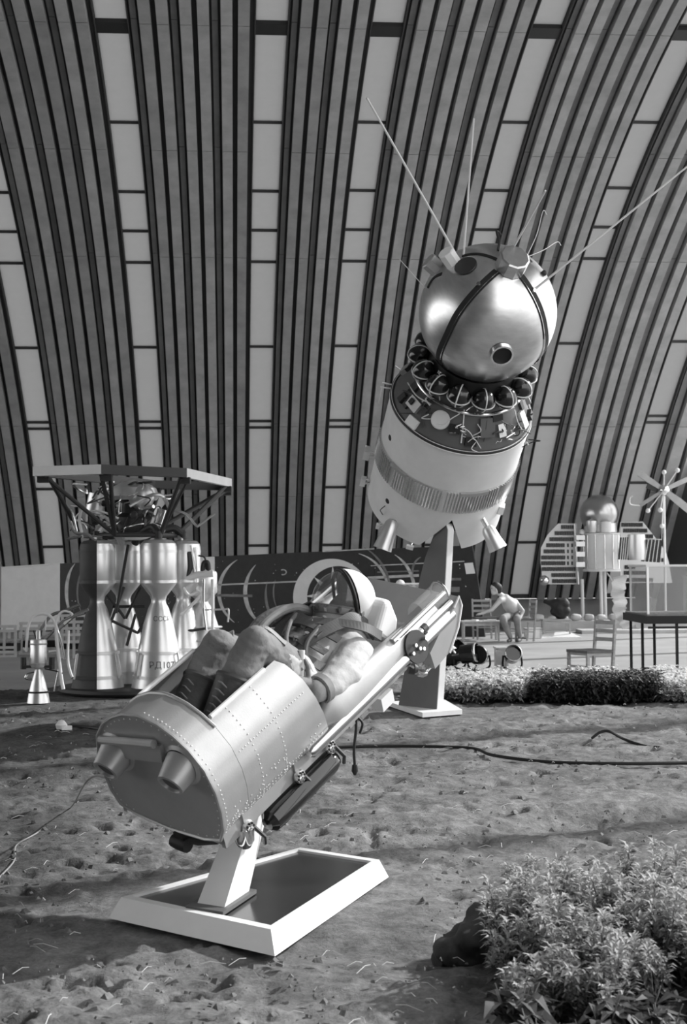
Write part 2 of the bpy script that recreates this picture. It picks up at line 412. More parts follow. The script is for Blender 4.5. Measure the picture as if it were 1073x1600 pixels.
# ================================================================ seat stand: bevelled white frame round a glossy dark panel, leaning post
def plinth():
    topz=.092
    tp=[ground(*q,z=topz) for q in ((423,1452),(592,1343),(469,1324),(189,1402))]     # F R B L
    bt=[ground(430,1485),ground(611,1360),None,ground(165,1423)]
    cen=sum(tp)/4
    bt=[]
    for k in range(4):      # bottom outline: the top outline pushed out evenly
        a,b,c=tp[k-1],tp[k],tp[(k+1)%4]; e1=(b-a)[:2]/np.linalg.norm((b-a)[:2]); e2=(c-b)[:2]/np.linalg.norm((c-b)[:2])
        n1=np.array([e1[1],-e1[0]]); n2=np.array([e2[1],-e2[0]]); m_=n1+n2; m_=m_/(m_@n1)*.042; bt.append(np.array([b[0]+m_[0],b[1]+m_[1],0.0]))
    base=sum(bt)/4
    st=thing('seat_stand','low white-framed plinth with glossy dark top and leaning white post on the soil','stand',Matrix.Translation(Vector(base)))
    L=lambda p: np.array(p)-base
    inn=[p+(cen-p)*.075 for p in tp]
    for k in range(4):
        j=(k+1)%4
        MB().hexa([L(bt[k]),L(bt[j]),L(inn[j])*[1,1,0]+[0,0,.0],L(inn[k])*[1,1,0],L(tp[k]),L(tp[j]),L(inn[j]),L(inn[k])]).build('frame_bar',mm['white_paint'],st)
    lo=[L(p)-[0,0,.07] for p in inn]; hi=[L(p)-[0,0,.012] for p in inn]
    MB().hexa(lo+hi).build('top_panel',mm['panel_gloss'],st)
    b0=[ground(305,1416,z=.09),ground(348,1423,z=.09),ground(387,1397,z=.09)]; b0.append(b0[0]+b0[2]-b0[1])
    ctop=np.array([-.375,6.80,.685]); ba=sum(b0)/4
    t0=[ctop+(b-ba)*np.array([.55,.55,0]) for b in b0]
    MB().hexa([L(b)+[0,0,-.01] for b in b0]+[L(p) for p in t0]).build('post',mm['white_paint'],st)
    f0=[ba+(b-ba)*1.35 for b in b0]; MB().hexa([L(b)-[0,0,.005] for b in f0]+[L(b)+[0,0,.012] for b in f0]).build('foot_plate',mm['pillar'],st)
    MB().box(L(ctop)+[0,0,.01],(.16,.16,.03)).build('mounting_plate',mm['silver_rail'],st)
plinth()
# ================================================================ ejection seat (local axes: x along the seat to the head, y to its right, z out of its back)
SO=np.array([-0.7759,6.3922,0.4677])
SM=np.array([[0.5736,0.6603,0.4848],[0.8024,-0.572,-0.1703],[-0.1648,-0.4867,0.8579]])
for r_ in range(3): SM[r_]/=np.linalg.norm(SM[r_])
SEATM=mat4(SO,SM[0],-SM[1],SM[2])      # right-handed: local y = left
def S(a,w,n): return np.array([a,-w,n])
def seat_px(x,y,**k):      # pixel -> (a,w,n) with one of them known
    (key,v),=k.items(); ax=SM['awn'.index(key)]; d=ray(x,y); t=(v-(CAM-SO)@ax)/(d@ax); return SM@(CAM+t*d-SO)
HALF=[(0,-.03),(.20,-.015),(.30,.01),(.335,.08),(.35,.18),(.347,.28),(.315,.39),(.25,.475),(.18,.527),(.10,.565),(0,.585)]
ARCH=[p for p in HALF]+[(-w,n) for w,n in HALF[-2:0:-1]]
def arch_pt(s):      # s in 2..18: 10 = crown, right side below
    i=int(min(max(s,0),len(ARCH)-1.001)); t=s-i; a=ARCH[i]; b=ARCH[(i+1)%len(ARCH)]; return a[0]*(1-t)+b[0]*t,a[1]*(1-t)+b[1]*t
def seat():
    st=thing('ejection_seat','silver riveted cosmonaut ejection seat with leg tub and side rails, tilted on its post','seat',SEATM)
    N=len(ARCH)
    # end plate
    mb=MB(); mb.prism([(w,n) for w,n in ARCH],S(0,0,0),S(0,1,0),S(0,0,1),.012)
    ep=mb.build('end_plate',mm['silver_paint'],st)
    path=[S(-.012,w*1.012,n*1.012+(0 if n>0 else -.004)) for w,n in ARCH]; MB().tube(path,.008,6,closed=True).build('rim_bead',mm['silver_paint'],ep)
    # shell pieces
    def shell(fn_a0,fn_a1,s0,s1,ns,na=10,th=.012,name='shell',m='silver_paint'):
        V=[];F=[]
        for i in range(ns+1):
            s=s0+(s1-s0)*i/ns; w,n=arch_pt(s); a0,a1=fn_a0(s),fn_a1(s)
            for q in (1.0,1-th/.35):
                for j in range(na+1): V.append(S(a0+(a1-a0)*j/na,w*q,.25+(n-.25)*q))
        K=2*(na+1)
        for i in range(ns):
            for j in range(na):
                a=i*K+j; F.append((a,a+K,a+K+1,a+1)); b=a+na+1; F.append((b+1,b+K+1,b+K,b))
        for i in range(ns):
            for j in (0,na):
                a=i*K+j; F.append((a,a+na+1,a+K+na+1,a+K) if j==0 else (a+K,a+K+na+1,a+na+1,a))
        for i in (0,ns):
            for j in range(na):
                a=i*K+j; b=a+na+1; F.append((a,a+1,b+1,b) if i==0 else (b,b+1,a+1,a))
        return MB().add(V,F,True).build(name,mm[m],st,30)
    shell(lambda s:0,lambda s:.17,2,18,48,4,name='toe_cover')
    def cut(s): return .745-(s-4)*.024-(.02 if s>7 else 0)*(s-7)*1.2
    shell(lambda s:.172,cut,2,7.55,22,14,name='side_panel')
    shell(lambda s:.172,lambda s:cut(20-s),12.45,18,22,14,name='side_panel')
    MB().hexa([S(0,-.31,-.03),S(0,.31,-.03),S(1.75,.31,-.03),S(1.75,-.31,-.03),S(0,-.31,.0),S(0,.31,.0),S(1.75,.31,.0),S(1.75,-.31,.0)]).build('seat_back',mm['silver_paint'],st)
    for sg,(s0,e0) in ((1,(7.55,0)),(-1,(12.45,0))):
        w,n=arch_pt(s0); MB().tube([S(a,w,n) for a in np.linspace(.19,.57,8)],.012,8).build('edge_bead',mm['white_paint'],st)
    w0=[arch_pt(s) for s in np.linspace(7,13,14)]; MB().tube([S(.168+.0*w,w,n) for w,n in w0],.010,8).build('edge_bead',mm['silver_paint'],st)
    # retro nozzles and step bar on the end plate
    for w,n in ((-.215,.335),(.19,.385)):
        m_=MB(); m_.lathe([(.085,0),(.062,.115),(.05,.118),(.045,.1),(1e-4,.1)],S(.0,w,n),S(-1,.05,-.32),24)
        nz=m_.build('tail_nozzle',mm['silver_paint'],st)
        d=S(-1,.05,-.32)/np.linalg.norm(S(-1,.05,-.32)); MB().cyl(S(0,w,n)+d*.101,S(0,w,n)+d*.103,.05,.05,20).build('nozzle_mouth',mm['paint_dark'],nz)
        MB().lathe([(.105,0),(.085,.012)],S(-.01,w,n),S(-1,0,0),24).build('collar',mm['silver_paint'],nz)
    MB().tube([S(-.035,-.275,.40),S(-.035,.075,.478)],.02,10).build('step_bar',mm['silver_paint'],st)
    MB().hexa([S(-.04,-.28,.31),S(-.04,.10,.39),S(0,.10,.39),S(0,-.28,.31),S(-.03,-.28,.40),S(-.03,.10,.47),S(0,.10,.47),S(0,-.28,.40)]).build('step_box',mm['silver_paint'],st)
    # rivets (tiny heads, too many to count: one part)
    mb=MB(); rng=random.Random(3)
    def rivet(s,a,w,n,o):
        s.sphere(S(a,w,n),.0044,6,3,S(0,o[0],o[1]),.6,0,1)
    for a in np.arange(.02,.72,.022):
        for s_,ds in ((2.6,0),(3.0,.011)):
            w,n=arch_pt(s_); rivet(mb,a+ds,w,n,(w,n-.25))
    for s_ in np.arange(2.3,10,.24):
        w,n=arch_pt(s_); rivet(mb,.02,w,n,(w,n-.25))
        if s_<7.4: rivet(mb,.28,w,n,(w,n-.25)); rivet(mb,.45,w,n,(w,n-.25))
    for a in np.arange(.2,.68,.02):
        w,n=arch_pt(5.6); rivet(mb,a,w,n,(w,n-.25))
    for k in range(60):
        s_=rng.uniform(2.2,3.8); w,n=arch_pt(s_); rivet(mb,rng.uniform(.05,.72),w,n,(w,n-.25))
    for i in range(0,360,8):
        s_=i/360*N; w,n=arch_pt(s_) if s_<N-1.01 else ARCH[0]; mb.sphere(S(-.012,w*.95,.25+(n-.25)*.95),.004,6,3,S(-1,0,0),.6,0,1)
    rv=mb.build('rivets',mm['wire_white'],st); rv['kind']='stuff'
    # side rails and arm pods
    for sg in (1,-1):
        mb=MB(); mb.tube([S(a,sg*.335,.045) for a in (.60,.62,1.2,1.86)],[.02,.034,.034,.034],14); mb.build('guide_rail',mm['silver_rail'],st)
        mb=MB(); mb.hexa([S(.0,sg*.30-.012,-.045),S(.0,sg*.30+.012,-.045),S(1.70,sg*.30+.012,-.045),S(1.70,sg*.30-.012,-.045),S(.0,sg*.30-.012,.03),S(.0,sg*.30+.012,.03),S(1.70,sg*.30+.012,.03),S(1.70,sg*.30-.012,.03)]); mb.build('lower_beam',mm['silver_paint'],st)
        # arm pod: half-round trough lying on the rail
        V=[];F=[];ns,na=14,16
        for i in range(ns+1):
            th=math.pi*1.02*i/ns
            for j in range(na+1):
                a=.76+1.02*j/na; k=min(1,.35+((a-.76)/.10)**.5*.65) if a<.86 else 1
                k*= .62 if a>1.70 else 1-.32*max(0,a-1.05)/.65
                V.append(S(a,sg*(.285+.075*math.cos(th)*k),.045+.155*math.sin(th)*k))
        for i in range(ns):
            for j in range(na): a=i*(na+1)+j; F.append((a,a+1,a+na+2,a+na+1))
        MB().add(V,F,True).build('arm_pod',mm['silver_paint'],st)
        MB().tube([S(a,sg*.31,.165) for a in (1.38,1.5,1.86)],[.017]*3,10).build('upper_rail',mm['silver_rail'],st)
        MB().tube([S(1.52,sg*.33,.10),S(1.88,sg*.33,.10)],.02,10).build('ejection_gun',mm['chrome'],st)
        MB().lathe([(1e-4,0),(.024,0),(.024,.035),(1e-4,.035)],S(1.60,sg*.33,.10),S(1,0,0),12).build('clamp',mm['darkmetal'],st)
    # head end: rounded silver housing
    poly=[(1.62,-.14),(1.76,-.13),(1.87,-.04),(1.93,.06),(1.92,.12),(1.86,.085),(1.70,.02),(1.60,-.03)]
    m_=MB(); m_.prism([(a,n) for a,n in poly],S(0,.36,0),S(1,0,0),S(0,0,1),-.72); hs=m_.build('head_housing',mm['silver_paint'],st)
    MB().tube([S(a,.362,n) for a,n in poly[1:6]],.007,6).build('rim_bead',mm['white_paint'],hs)
    # plate with hoses on the pod near the shoulder
    pl=MB(); pl.lathe([(1e-4,.0),(.085,.0),(.085,.012),(1e-4,.012)],S(1.50,.352,.07),S(0,1,.35),20); pp=pl.build('connector_plate',mm['darkmetal'],st)
    for k in range(5):
        a=1.44+.03*k; MB().lathe([(1e-4,0),(.010,0),(.010,.02),(1e-4,.02)],S(a,.365,.07+.03*math.sin(k*1.7)),S(0,1,.3),8).build('plug',mm['chrome'],pp)
    # gas bottle slung under the tub, brackets with lugs
    MB().lathe([(1e-4,0),(.03,.004),(.054,.03),(.058,.08),(.058,.48),(.045,.52),(.02,.54),(1e-4,.54)],S(.26,.315,-.115),S(1,0,0),20).build('gas_bottle',mm['black_gloss'],st)
    for a in (.14,.52,.76):
        w,n=.335,-.01
        b=MB().lathe([(1e-4,0),(.032,0),(.034,.012),(.030,.02),(.014,.022),(.012,.012),(1e-4,.012)],S(a,w-.015,n-.02),S(0,1,.15),18).build('mounting_lug',mm['silver_rail'],st)
        for k in range(8): MB().sphere(S(a+.022*math.cos(k*.785),w+.006,n-.018+.022*math.sin(k*.785)),.0055,8,5).build('bolt',mm['black'],b)
        MB().box(S(a+.0,w-.02,n+.03),(.03,.018,.06)).build('bracket',mm['silver_paint'],st)
        MB().tube([S(a+.02,.33,-.03),S(a+.05,.36,-.11),S(a+.07,.33,-.175)],.01,6).build('bottle_strap',mm['darkmetal'],st)
    MB().lathe([(1e-4,0),(.042,0),(.045,.06),(.03,.09),(1e-4,.09)],S(.13,.31,-.03),S(-.3,0,-1),14).build('end_fitting',mm['chrome'],st)
    # dark mechanism under the tub
    mb=MB(); mb.tube([S(-.02,.05,-.06),S(.02,.12,-.09),S(.05,.2,-.08),S(.16,.27,-.05)],.018,8); mb.build('link_arm',mm['darkmetal'],st)
    mb=MB(); mb.lathe([(1e-4,0),(.03,0),(.035,.04),(.035,.09),(1e-4,.09)],S(-.02,.0,-.09),S(0,1,0),12); mb.box(S(.0,.05,-.06),(.06,.05,.06)); mb.build('hinge_block',mm['black'],st)
    # small boxes and hanging lead under the back
    for px,py,sz,mt in ((597,1092,(.10,.07,.075),'white_matte'),(563,1112,(.055,.05,.05),'silver_rail'),(545,1128,(.045,.04,.04),'silver_paint'),(660,1040,(.09,.06,.06),'white_matte')):
        p=seat_px(px,py,w=.27); b=MB().box(S(p[0],.27,min(p[2],-.045)),sz).build('equipment_box',mm[mt],st)
    for (px,py),r in (((640,1045),.028),((655,1052),.02),((628,1035),.022),((668,1040),.014),((676,1030),.016)):
        p=seat_px(px,py,w=.31); MB().lathe([(1e-4,0),(r,0),(r*1.1,.03),(r*.6,.05),(1e-4,.05)],S(p[0],.30,p[2]),S(.6,.6,-.3),12).build('valve',mm['darkmetal' if r>.02 else 'chrome'],st)
    MB().tube(bez([S(*seat_px(625,1030,w=.32)),S(*seat_px(645,1043,w=.33)),S(*seat_px(662,1050,w=.33)),S(*seat_px(680,1028,w=.33))],6),.008,6).build('pipe',mm['chrome'],st)
    MB().prism([(0,0),(.11,0),(.14,.05),(.09,.10),(0,.07)],S(*seat_px(655,1050,w=.26)),S(.9,0,.4),S(-.4,0,.9),.03).build('cover_flap',mm['white_matte'],st)
    inv=np.array(SEATM.inverted())
    def loc(P): return (inv@np.append(np.array(P),1))[:3]
    p1=SO+SM.T@seat_px(556,1118,w=.28); wy=p1[1]
    path=[p1,at_y(556,1140,wy),at_y(553,1170,wy-.01),at_y(554,1195,wy-.01)]
    MB().tube([loc(p) for p in bez(path,6)],.007,6).build('hanging_lead',mm['black'],st)
    e=at_y(554,1195,wy-.01); MB().tube([loc(e),loc(e-np.array([0,0,.03])),loc(e-np.array([0,0,.05]))],[.013,.016,.006],8).build('plug',mm['black'],st)
    p2=at_y(560,1140,wy); MB().tube([loc(p) for p in bez([p1,at_y(566,1130,wy),at_y(562,1146,wy)],5)],.006,6).build('hanging_lead',mm['black'],st)
    # white cushion and clear slabs beside the head
    m_=MB(); pts=[seat_px(x,y,w=.16) for x,y in ((570,988),(584,937),(594,932),(606,962),(604,985),(592,1004))]
    m_.prism([(p[0],p[2]) for p in pts],S(0,.23,0),S(1,0,0),S(0,0,1),-.18); c=m_.build('head_cushion',mm['white_matte'],st)
    bv=c.modifiers.new('bevel','BEVEL'); bv.width=.03; bv.segments=3
    for (q0,q1) in (((625,990),(648,955)),((648,975),(672,950))):
        a=seat_px(*q0,w=.12); b=seat_px(*q1,w=.12); m_=MB()
        m_.hexa([S(a[0],-.2,.03),S(a[0],.2,.03),S(a[0]+.03,.2,.03),S(a[0]+.03,-.2,.03),S(b[0],-.2,b[2]),S(b[0],.2,b[2]),S(b[0]+.03,.2,b[2]),S(b[0]+.03,-.2,b[2])]); m_.build('clear_shield',mm['case_glass'],st)
    V=[];F=[]
    for i in range(9):
        th=math.pi*i/8
        for a in (1.66,1.88): V.append(S(a,.27+.055*math.cos(th),.13+.085*math.sin(th)))
    F=[(2*i,2*i+1,2*i+3,2*i+2) for i in range(8)]
    MB().add(V,F,True).build('clear_cover',mm['case_glass'],st)
    MB().tube([S(1.88,.27+.055*math.cos(math.pi*i/8),.13+.085*math.sin(math.pi*i/8)) for i in range(9)],.006,6).build('cover_rim',mm['chrome'],st)
    return st
seat()
# ================================================================ cosmonaut mannequin lying in the seat
def cosmonaut():
    st=thing('mannequin','cosmonaut mannequin in pressure suit and round helmet lying in the ejection seat','mannequin',SEATM)
    caps=[]
    def ch(pts,rs):
        for (p,q,r,s) in zip(pts[:-1],pts[1:],rs[:-1],rs[1:]): caps.append((S(*p),r,S(*q),s))
    K={}
    for sg,kn in ((1,(395,1000)),(-1,(340,1005))):
        k=seat_px(*kn,w=.12*sg); K[sg]=k
        kk=(k[0],.12*sg,k[2]-.02)
        hip=(.93,.10*sg,.16); ft=(.30,.10*sg,.30)
        ch([hip,((hip[0]+kk[0])/2,.11*sg,(hip[2]+kk[2])/2+.01),kk],[.115,.098,.082])
        ch([kk,((kk[0]+ft[0])/2+.0,.11*sg,(kk[2]+ft[2])/2+.02),ft],[.085,.082,.066])
    ch([(.93,0,.15),(1.05,0,.16),(1.18,0,.18),(1.27,0,.185)],[.16,.165,.165,.13])
    ch([(1.22,-.13,.17),(1.22,.13,.17)],[.12,.12])
    # right arm along the pod, forearm bent over the lap; left arm mirrored
    for sg in (1,-1):
        ch([(1.21,.195*sg,.165),(1.03,.255*sg,.185),(.93,.265*sg,.20)],[.105,.088,.078])
        ch([(.93,.265*sg,.20),(.83,.26*sg,.225)],[.078,.058])
    ch([(1.27,0,.19),(1.33,0,.22)],[.12,.10])
    body=fused('suit',caps,.0095,mm['suit_light'],st,4,.026,11)
    # darker trousers: colour by region through a second slot
    me=body.data; me.materials.append(mm['suit'])
    mi=[]
    for p in me.polygons:
        c=p.center; mi.append(1 if (c.x<.90 and c.z>.10 and not (abs(c.y)>.2 and c.x>.76)) else 0)
    me.polygons.foreach_set('material_index',mi)
    # boots with laces
    for sg in (1,-1):
        k=K[sg]; kk=np.array([k[0],.11*sg,k[2]-.02]); ft=np.array([.30,.10*sg,.30]); d=(ft-kk)/np.linalg.norm(ft-kk)
        a=kk+d*.18; b=ft+d*.08
        bt=MB().tube([S(*a),S(*((a+b)/2)),S(*b)],[.100,.094,.082],16).build('boot',mm['boot'],st)
        MB().tube([S(*b),S(*(b+np.array([-.05,0,.05]))),S(*(b+np.array([-.08,0,.12])))],[.07,.06,.04],12).build('boot_toe',mm['boot'],bt)
        MB().lathe([(.101,-.012),(.106,0),(.101,.012)],S(*a),S(*d),18).build('cuff',mm['strap'],bt)
        up=np.array([d[2],0,-d[0]]); up=up if up[2]>0 else -up
        for q in range(5):
            c=a+d*(.03+.035*q); s0=c+up*.098+np.array([0,-.03,-.01]); s1=c+up*.098+np.array([0,.03,-.01])+d*.02; mid=c+up*.105+d*.01
            MB().tube([S(*s0),S(*mid),S(*s1)],.004,5).build('lace',mm['strap_mid'],bt)
    # gloves: palm and five fingers fused
    for sg in (1,-1):
        c=[]; W=np.array([.83,.26*sg,.225]); palm=np.array([.80,.23*sg,.27])
        c.append((S(*W),.038,S(*palm),.034)); c.append((S(*palm),.034,S(*(palm+[-.03,-.012*sg,.03])),.032))
        for q in range(4):
            b0=palm+np.array([-.035+.018*q,(-.03+.0*q)*sg,.035+.012*q]); b1=b0+np.array([-.02,-.025*sg,.02]); b2=b1+np.array([.005,-.028*sg,-.012])
            c.append((S(*b0),.0115,S(*b1),.0105)); c.append((S(*b1),.0105,S(*b2),.009))
        t0=palm+np.array([.02,.0,.02]); t1=t0+np.array([.03,-.015*sg,.05]); t2=t1+np.array([.0,-.01*sg,.03])
        c.append((S(*t0),.014,S(*t1),.012)); c.append((S(*t1),.012,S(*t2),.010))
        g=fused('glove',c,.006,mm['suit'],st,2)
        dd=np.array([-.19,-.01*sg,.03]); MB().lathe([(.066,-.025),(.074,-.018),(.074,.018),(.066,.025)],S(.855,.262*sg,.220),S(*dd),18).build('glove_cuff',mm['strap_mid'],g)
    # helmet: centre from the picture
    hc=seat_px(533,938,w=0); H=S(hc[0],0,hc[2]); R=.146; kk=R/.198
    up=S(.62,-.10,.78); up=up/np.linalg.norm(up)      # towards the crown
    tocam=np.array(SEATM.inverted().to_3x3())@(CAM-(SO+SM.T@np.array([hc[0],0,hc[2]]))); tocam/=np.linalg.norm(tocam)
    front=S(-.45,-.05,.88); front=front/np.linalg.norm(front)
    back=-front
    back=np.array(SEATM.inverted().to_3x3())@np.array([.92,.34,.20]); back/=np.linalg.norm(back)
    sh=MB(); sh.sphere(H+back*.02,R*1.06,32,14,back,1.0,.12,1); hs=sh.build('helmet_shell',mm['white_matte'],st)
    hp=[]; d,e,g=frame(back)
    hp=[H+back*(R*.14)+R*1.05*(math.cos(t)*e+math.sin(t)*g) for t in np.linspace(0,2*math.pi,40,endpoint=False)]
    MB().tube(hp,.009,8,closed=True).build('visor_rim',mm['black'],hs)
    vz=MB(); vz.sphere(H,R*1.02,36,20,-back,1.0,-.12,1).build('visor',mm['visor'],hs)
    # inner liner and head form
    ln=MB(); ln.sphere(H+back*.02,R*.92,28,10,back,1.0,.15,1).build('helmet_liner',mm['suit_dark'],hs)
    for k in range(9):
        t=-1.2+2.4*k/8; pth=[H+back*.02+R*.915*(math.cos(b)*(math.cos(t)*g+math.sin(t)*e)*.98+math.sin(b)*back) for b in np.linspace(.2,1.35,8)]
        MB().tube(pth,.006,5).build('liner_seam',mm['suit_dark'],hs)
    hd=[(H-up*.11,.06,H-up*.045,.064),(H-up*.045,.064,H-up*.02+back*.02,.06)]
    fused('head_form',hd,.012,mm['suit_dark'],st)
    for sg in (1,-1):
        MB().sphere(H-up*.045-back*.05+S(-.02,.062*sg,.0),.046,18,10).build('earphone',mm['white_matte'],st)
    # neck ring and collar cloth
    NC=H-up*.06; d,e,g=frame(up)
    MB().lathe([(r_*kk,z_*kk) for r_,z_ in ((.165,-.03),(.188,-.02),(.195,.015),(.188,.035),(.165,.035))],NC,up,32).build('neck_ring',mm['strap_mid'],st)
    MB().lathe([(.165,-.14),(.148,-.09),(.135,-.05),(.128,-.015)],NC,up,28).build('collar',mm['suit_light'],st)
    for k in range(14):
        t=2*math.pi*k/14; c=NC+.145*(math.cos(t)*e+math.sin(t)*g)+up*.003; MB().box(c,(.022,.016,.022)).build('latch',mm['chrome' if k%3==0 else 'strap'],st)
    # harness straps, hoses, chest gear
    def strap(pts,wd,m='strap',nm='harness_strap'):
        if nm=='harness_strap': pts=[(a,w_,n_+.012*min(1,max(0,(n_-.2)/.12))) for a,w_,n_ in pts]
        P=bez([S(*p) for p in pts],8); ctr=[S(p[0],0,.12) for p in P]; nr=[np.array([0,p[1]*.8,p[2]-.10]) for p in P]
        return MB().ribbon(P,nr,wd,.008).build(nm,mm[m],st)
    for sg in (1,-1):
        strap([(1.42,.17*sg,.15),(1.33,.16*sg,.295),(1.22,.15*sg,.325),(1.10,.12*sg,.34),(.98,.08*sg,.33)],.065)
        strap([(1.36,.26*sg,.20),(1.28,.23*sg,.285),(1.2,.13*sg,.335),(1.15,.03*sg,.352)],.05,'strap')
        strap([(.97,.20*sg,.24),(.93,.12*sg,.305),(.90,.03*sg,.32)],.05)
        strap([(.93,.10*sg,.29),(.85,.14*sg,.34),(.78,.17*sg,.42)],.03,'strap_mid')
    strap([(1.12,-.20,.30),(1.12,0,.355),(1.12,.2,.30)],.045,'strap'); strap([(1.02,-.19,.29),(1.02,0,.345),(1.02,.19,.29)],.04,'suit_dark')
    cpk=MB().box(S(1.0,-.02,.335),(.12,.13,.03)).build('chest_pack',mm['strap'],st); bv=cpk.modifiers.new('bevel','BEVEL'); bv.width=.014; bv.segments=3
    cpk=MB().box(S(1.15,-.05,.35),(.08,.12,.035)).build('chest_pack',mm['strap'],st); bv=cpk.modifiers.new('bevel','BEVEL'); bv.width=.014; bv.segments=3
    MB().box(S(1.08,.10,.345),(.05,.05,.03)).build('buckle',mm['chrome'],st)
    MB().box(S(.93,.0,.335),(.05,.06,.02)).build('buckle',mm['silver_rail'],st)
    for k in range(7):
        MB().lathe([(1e-4,0),(.012,0),(.012,.02),(1e-4,.02)],S(1.2-.05*k,.06-.03*(k%3),.35),S(.2,.3,1),8).build('fitting',mm['chrome'],st)
    for pts,r,m in (([(1.30,-.14,.26),(1.22,-.19,.34),(1.08,-.23,.36),(.95,-.22,.34),(.87,-.15,.33)],.03,'suit_dark'),([(1.31,-.10,.29),(1.2,-.13,.38),(1.05,-.16,.395),(.93,-.16,.37)],.022,'strap_mid'),
                    ([(1.2,.05,.33),(1.1,.09,.36),(1.0,.10,.35),(.92,.13,.29)],.013,'strap'),([(1.18,-.1,.36),(1.05,-.03,.40),(.95,.02,.38),(.88,.1,.33)],.011,'suit_dark')):
        h=MB().tube(bez([S(*p) for p in pts],8),r,10).build('hose',mm[m],st)
    for sg in (1,-1):   # knee ties
        k=K[sg]; strap([(k[0]+.03,.06*sg,k[2]+.0),(k[0]+.10,.115*sg,k[2]-.0),(k[0]+.14,.18*sg,k[2]-.10)],.022,'strap_mid','leg_tie')
    MB().tube(bez([S(.80,.20,.30),S(.84,.19,.36),S(.87,.18,.41)],6),.016,10).build('hand_grip',mm['white_matte'],st)
cosmonaut()
# ================================================================ spacecraft on its tilted axis (local z = long axis)
VO=np.array([1.026,16.1,2.337]); VR,VL,VS,VSR=.7625,1.4531,1.1988,.690
VD=np.array([math.sin(.2378)*math.cos(.8),-math.sin(.8),math.cos(.2378)*math.cos(.8)]); VD/=np.linalg.norm(VD)
VX=np.cross([0,1,0],VD); VX=np.cross(np.array([0,1.0,0])*-1,VD)*-1; VX/=np.linalg.norm(VX)
VY=np.cross(VD,VX); VM=mat4(VO,VX,VY,VD)
VI=np.array(VM.inverted())
def vloc(P): return (VI@np.append(np.array(P,float),1))[:3]
def spacecraft():
    st=thing('spacecraft','spherical silver capsule on white cylindrical module, tilted high on a dark pillar','spacecraft',VM)
    # angle facing the camera / notch, measured in local xy
    def ang(P): q=vloc(P); return math.atan2(q[1],q[0])
    def on_cyl(x,y,r=VR):   # pixel -> point of the cylinder, local
        o=vloc(CAM); d=(VI[:3,:3]@ray(x,y)); A=d[0]**2+d[1]**2; B=o[0]*d[0]+o[1]*d[1]; Cc=o[0]**2+o[1]**2-r*r
        q=B*B-A*Cc; t=(-B-math.sqrt(max(q,0)))/A; return o+d*t
    nt_=on_cyl(706,813); n0=math.atan2(nt_[1],nt_[0]); nl=on_cyl(655,850); nr=on_cyl(722,853)
    aL=math.atan2(nl[1],nl[0])-n0; aR=math.atan2(nr[1],nr[0])-n0
    hN=max(.12,nt_[2])
    def bottom(t):
        d=(t-n0+math.pi)%(2*math.pi)-math.pi
        lo,hi=min(aL,aR),max(aL,aR)
        if d<lo or d>hi: return 0
        if d<-.03: return hN*(1-d/lo) if True else 0
        if d>.03: return hN*(1-d/hi)
        return hN
    n=180; V=[];F=[]
    for i in range(n):
        t=2*math.pi*i/n+n0
        b=min(bottom(t),VL-.2)
        for q,s in ((VR,b),(VR,b+(VL-b)*.5),(VR,VL),(VR-.012,VL),(VR-.012,b)): V.append((q*math.cos(t),q*math.sin(t),s))
    for i in range(n):
        a=5*i;b=5*((i+1)%n)
        for q in range(5): F.append((a+q,b+q,b+(q+1)%5,a+(q+1)%5))
    MB().add(V,F,True).build('module_shell',mm['white_matte'],st)
    MB().lathe([(VR+.006,VL-.035),(VR+.008,VL-.03),(VR+.008,VL-.005),(VR-.02,VL+.004)],(0,0,0),(0,0,1),96).build('rim_ring',mm['darkmetal'],st)
    MB().lathe([(VR+.004,VL-.05),(VR+.012,VL-.045),(VR+.012,VL-.036),(VR+.004,VL-.03)],(0,0,0),(0,0,1),96).build('rim_ring',mm['wire_white'],st)
    MB().lathe([(1e-4,.35),(.70,.30),(VR-.012,.28)],(0,0,0),(0,0,1),48).build('bulkhead',mm['darkmetal'],st)
    # louvre band: recessed sheet and single slats
    b0,b1=on_cyl(664,792)[2],on_cyl(664,756)[2]
    MB().lathe([(VR+.002,b0),(VR+.008,b0),(VR+.008,b1),(VR+.002,b1)],(0,0,0),(0,0,1),96).build('louvre_band',mm['nozzle'],st)
    sl=MB().box((VR+.016,0,(b0+b1)/2),(.018,.014,(b1-b0)*.92),Matrix.Rotation(.35,3,'Z')).mesh('slat',mm['silver_rail'])
    fa=math.atan2(*on_cyl(690,780)[1::-1])
    for k in range(76):
        t=fa-1.65+3.3*k/75
        if k%19 in (0,): continue
        o=link('slat',sl,st); o.rotation_euler=(0,0,t)
    for px,py,pw in ((620,748,.30),(738,780,.42)):
        q=on_cyl(px,py); t=math.atan2(q[1],q[0]); V=[];F=[]
        for i in range(9):
            a=t-pw/2+pw*i/8
            for r_,z in ((VR+.03,b1-.045),(VR+.03,b1),(VR+.0,b1)): V.append((r_*math.cos(a),r_*math.sin(a),z))
        for i in range(8):
            for j in range(2): F.append((3*i+j,3*i+3+j,3*i+4+j,3*i+1+j))
        MB().add(V,F,True).build('louvre_cover',mm['silver_paint'],st)
    for px,py,r_ in ((609,684,.03),(605,783,.028)):
        q=on_cyl(px,py); d=np.array([q[0],q[1],0]); d/=np.linalg.norm(d); MB().lathe([(1e-4,.004),(r_,.004),(r_*1.15,0)],q,d,16).build('port_hole',mm['black'],st)
    for px,py in ((602,790),):
        q=on_cyl(px,py); d=np.array([q[0],q[1],0])/VR; MB().tube(bez([q+d*.005,q+d*.06+[0,0,-.04],q+d*.03+[0,0,-.10],q+d*.005+[0,0,-.14]],6),.005,5).build('cable_loop',mm['darkmetal'],st)
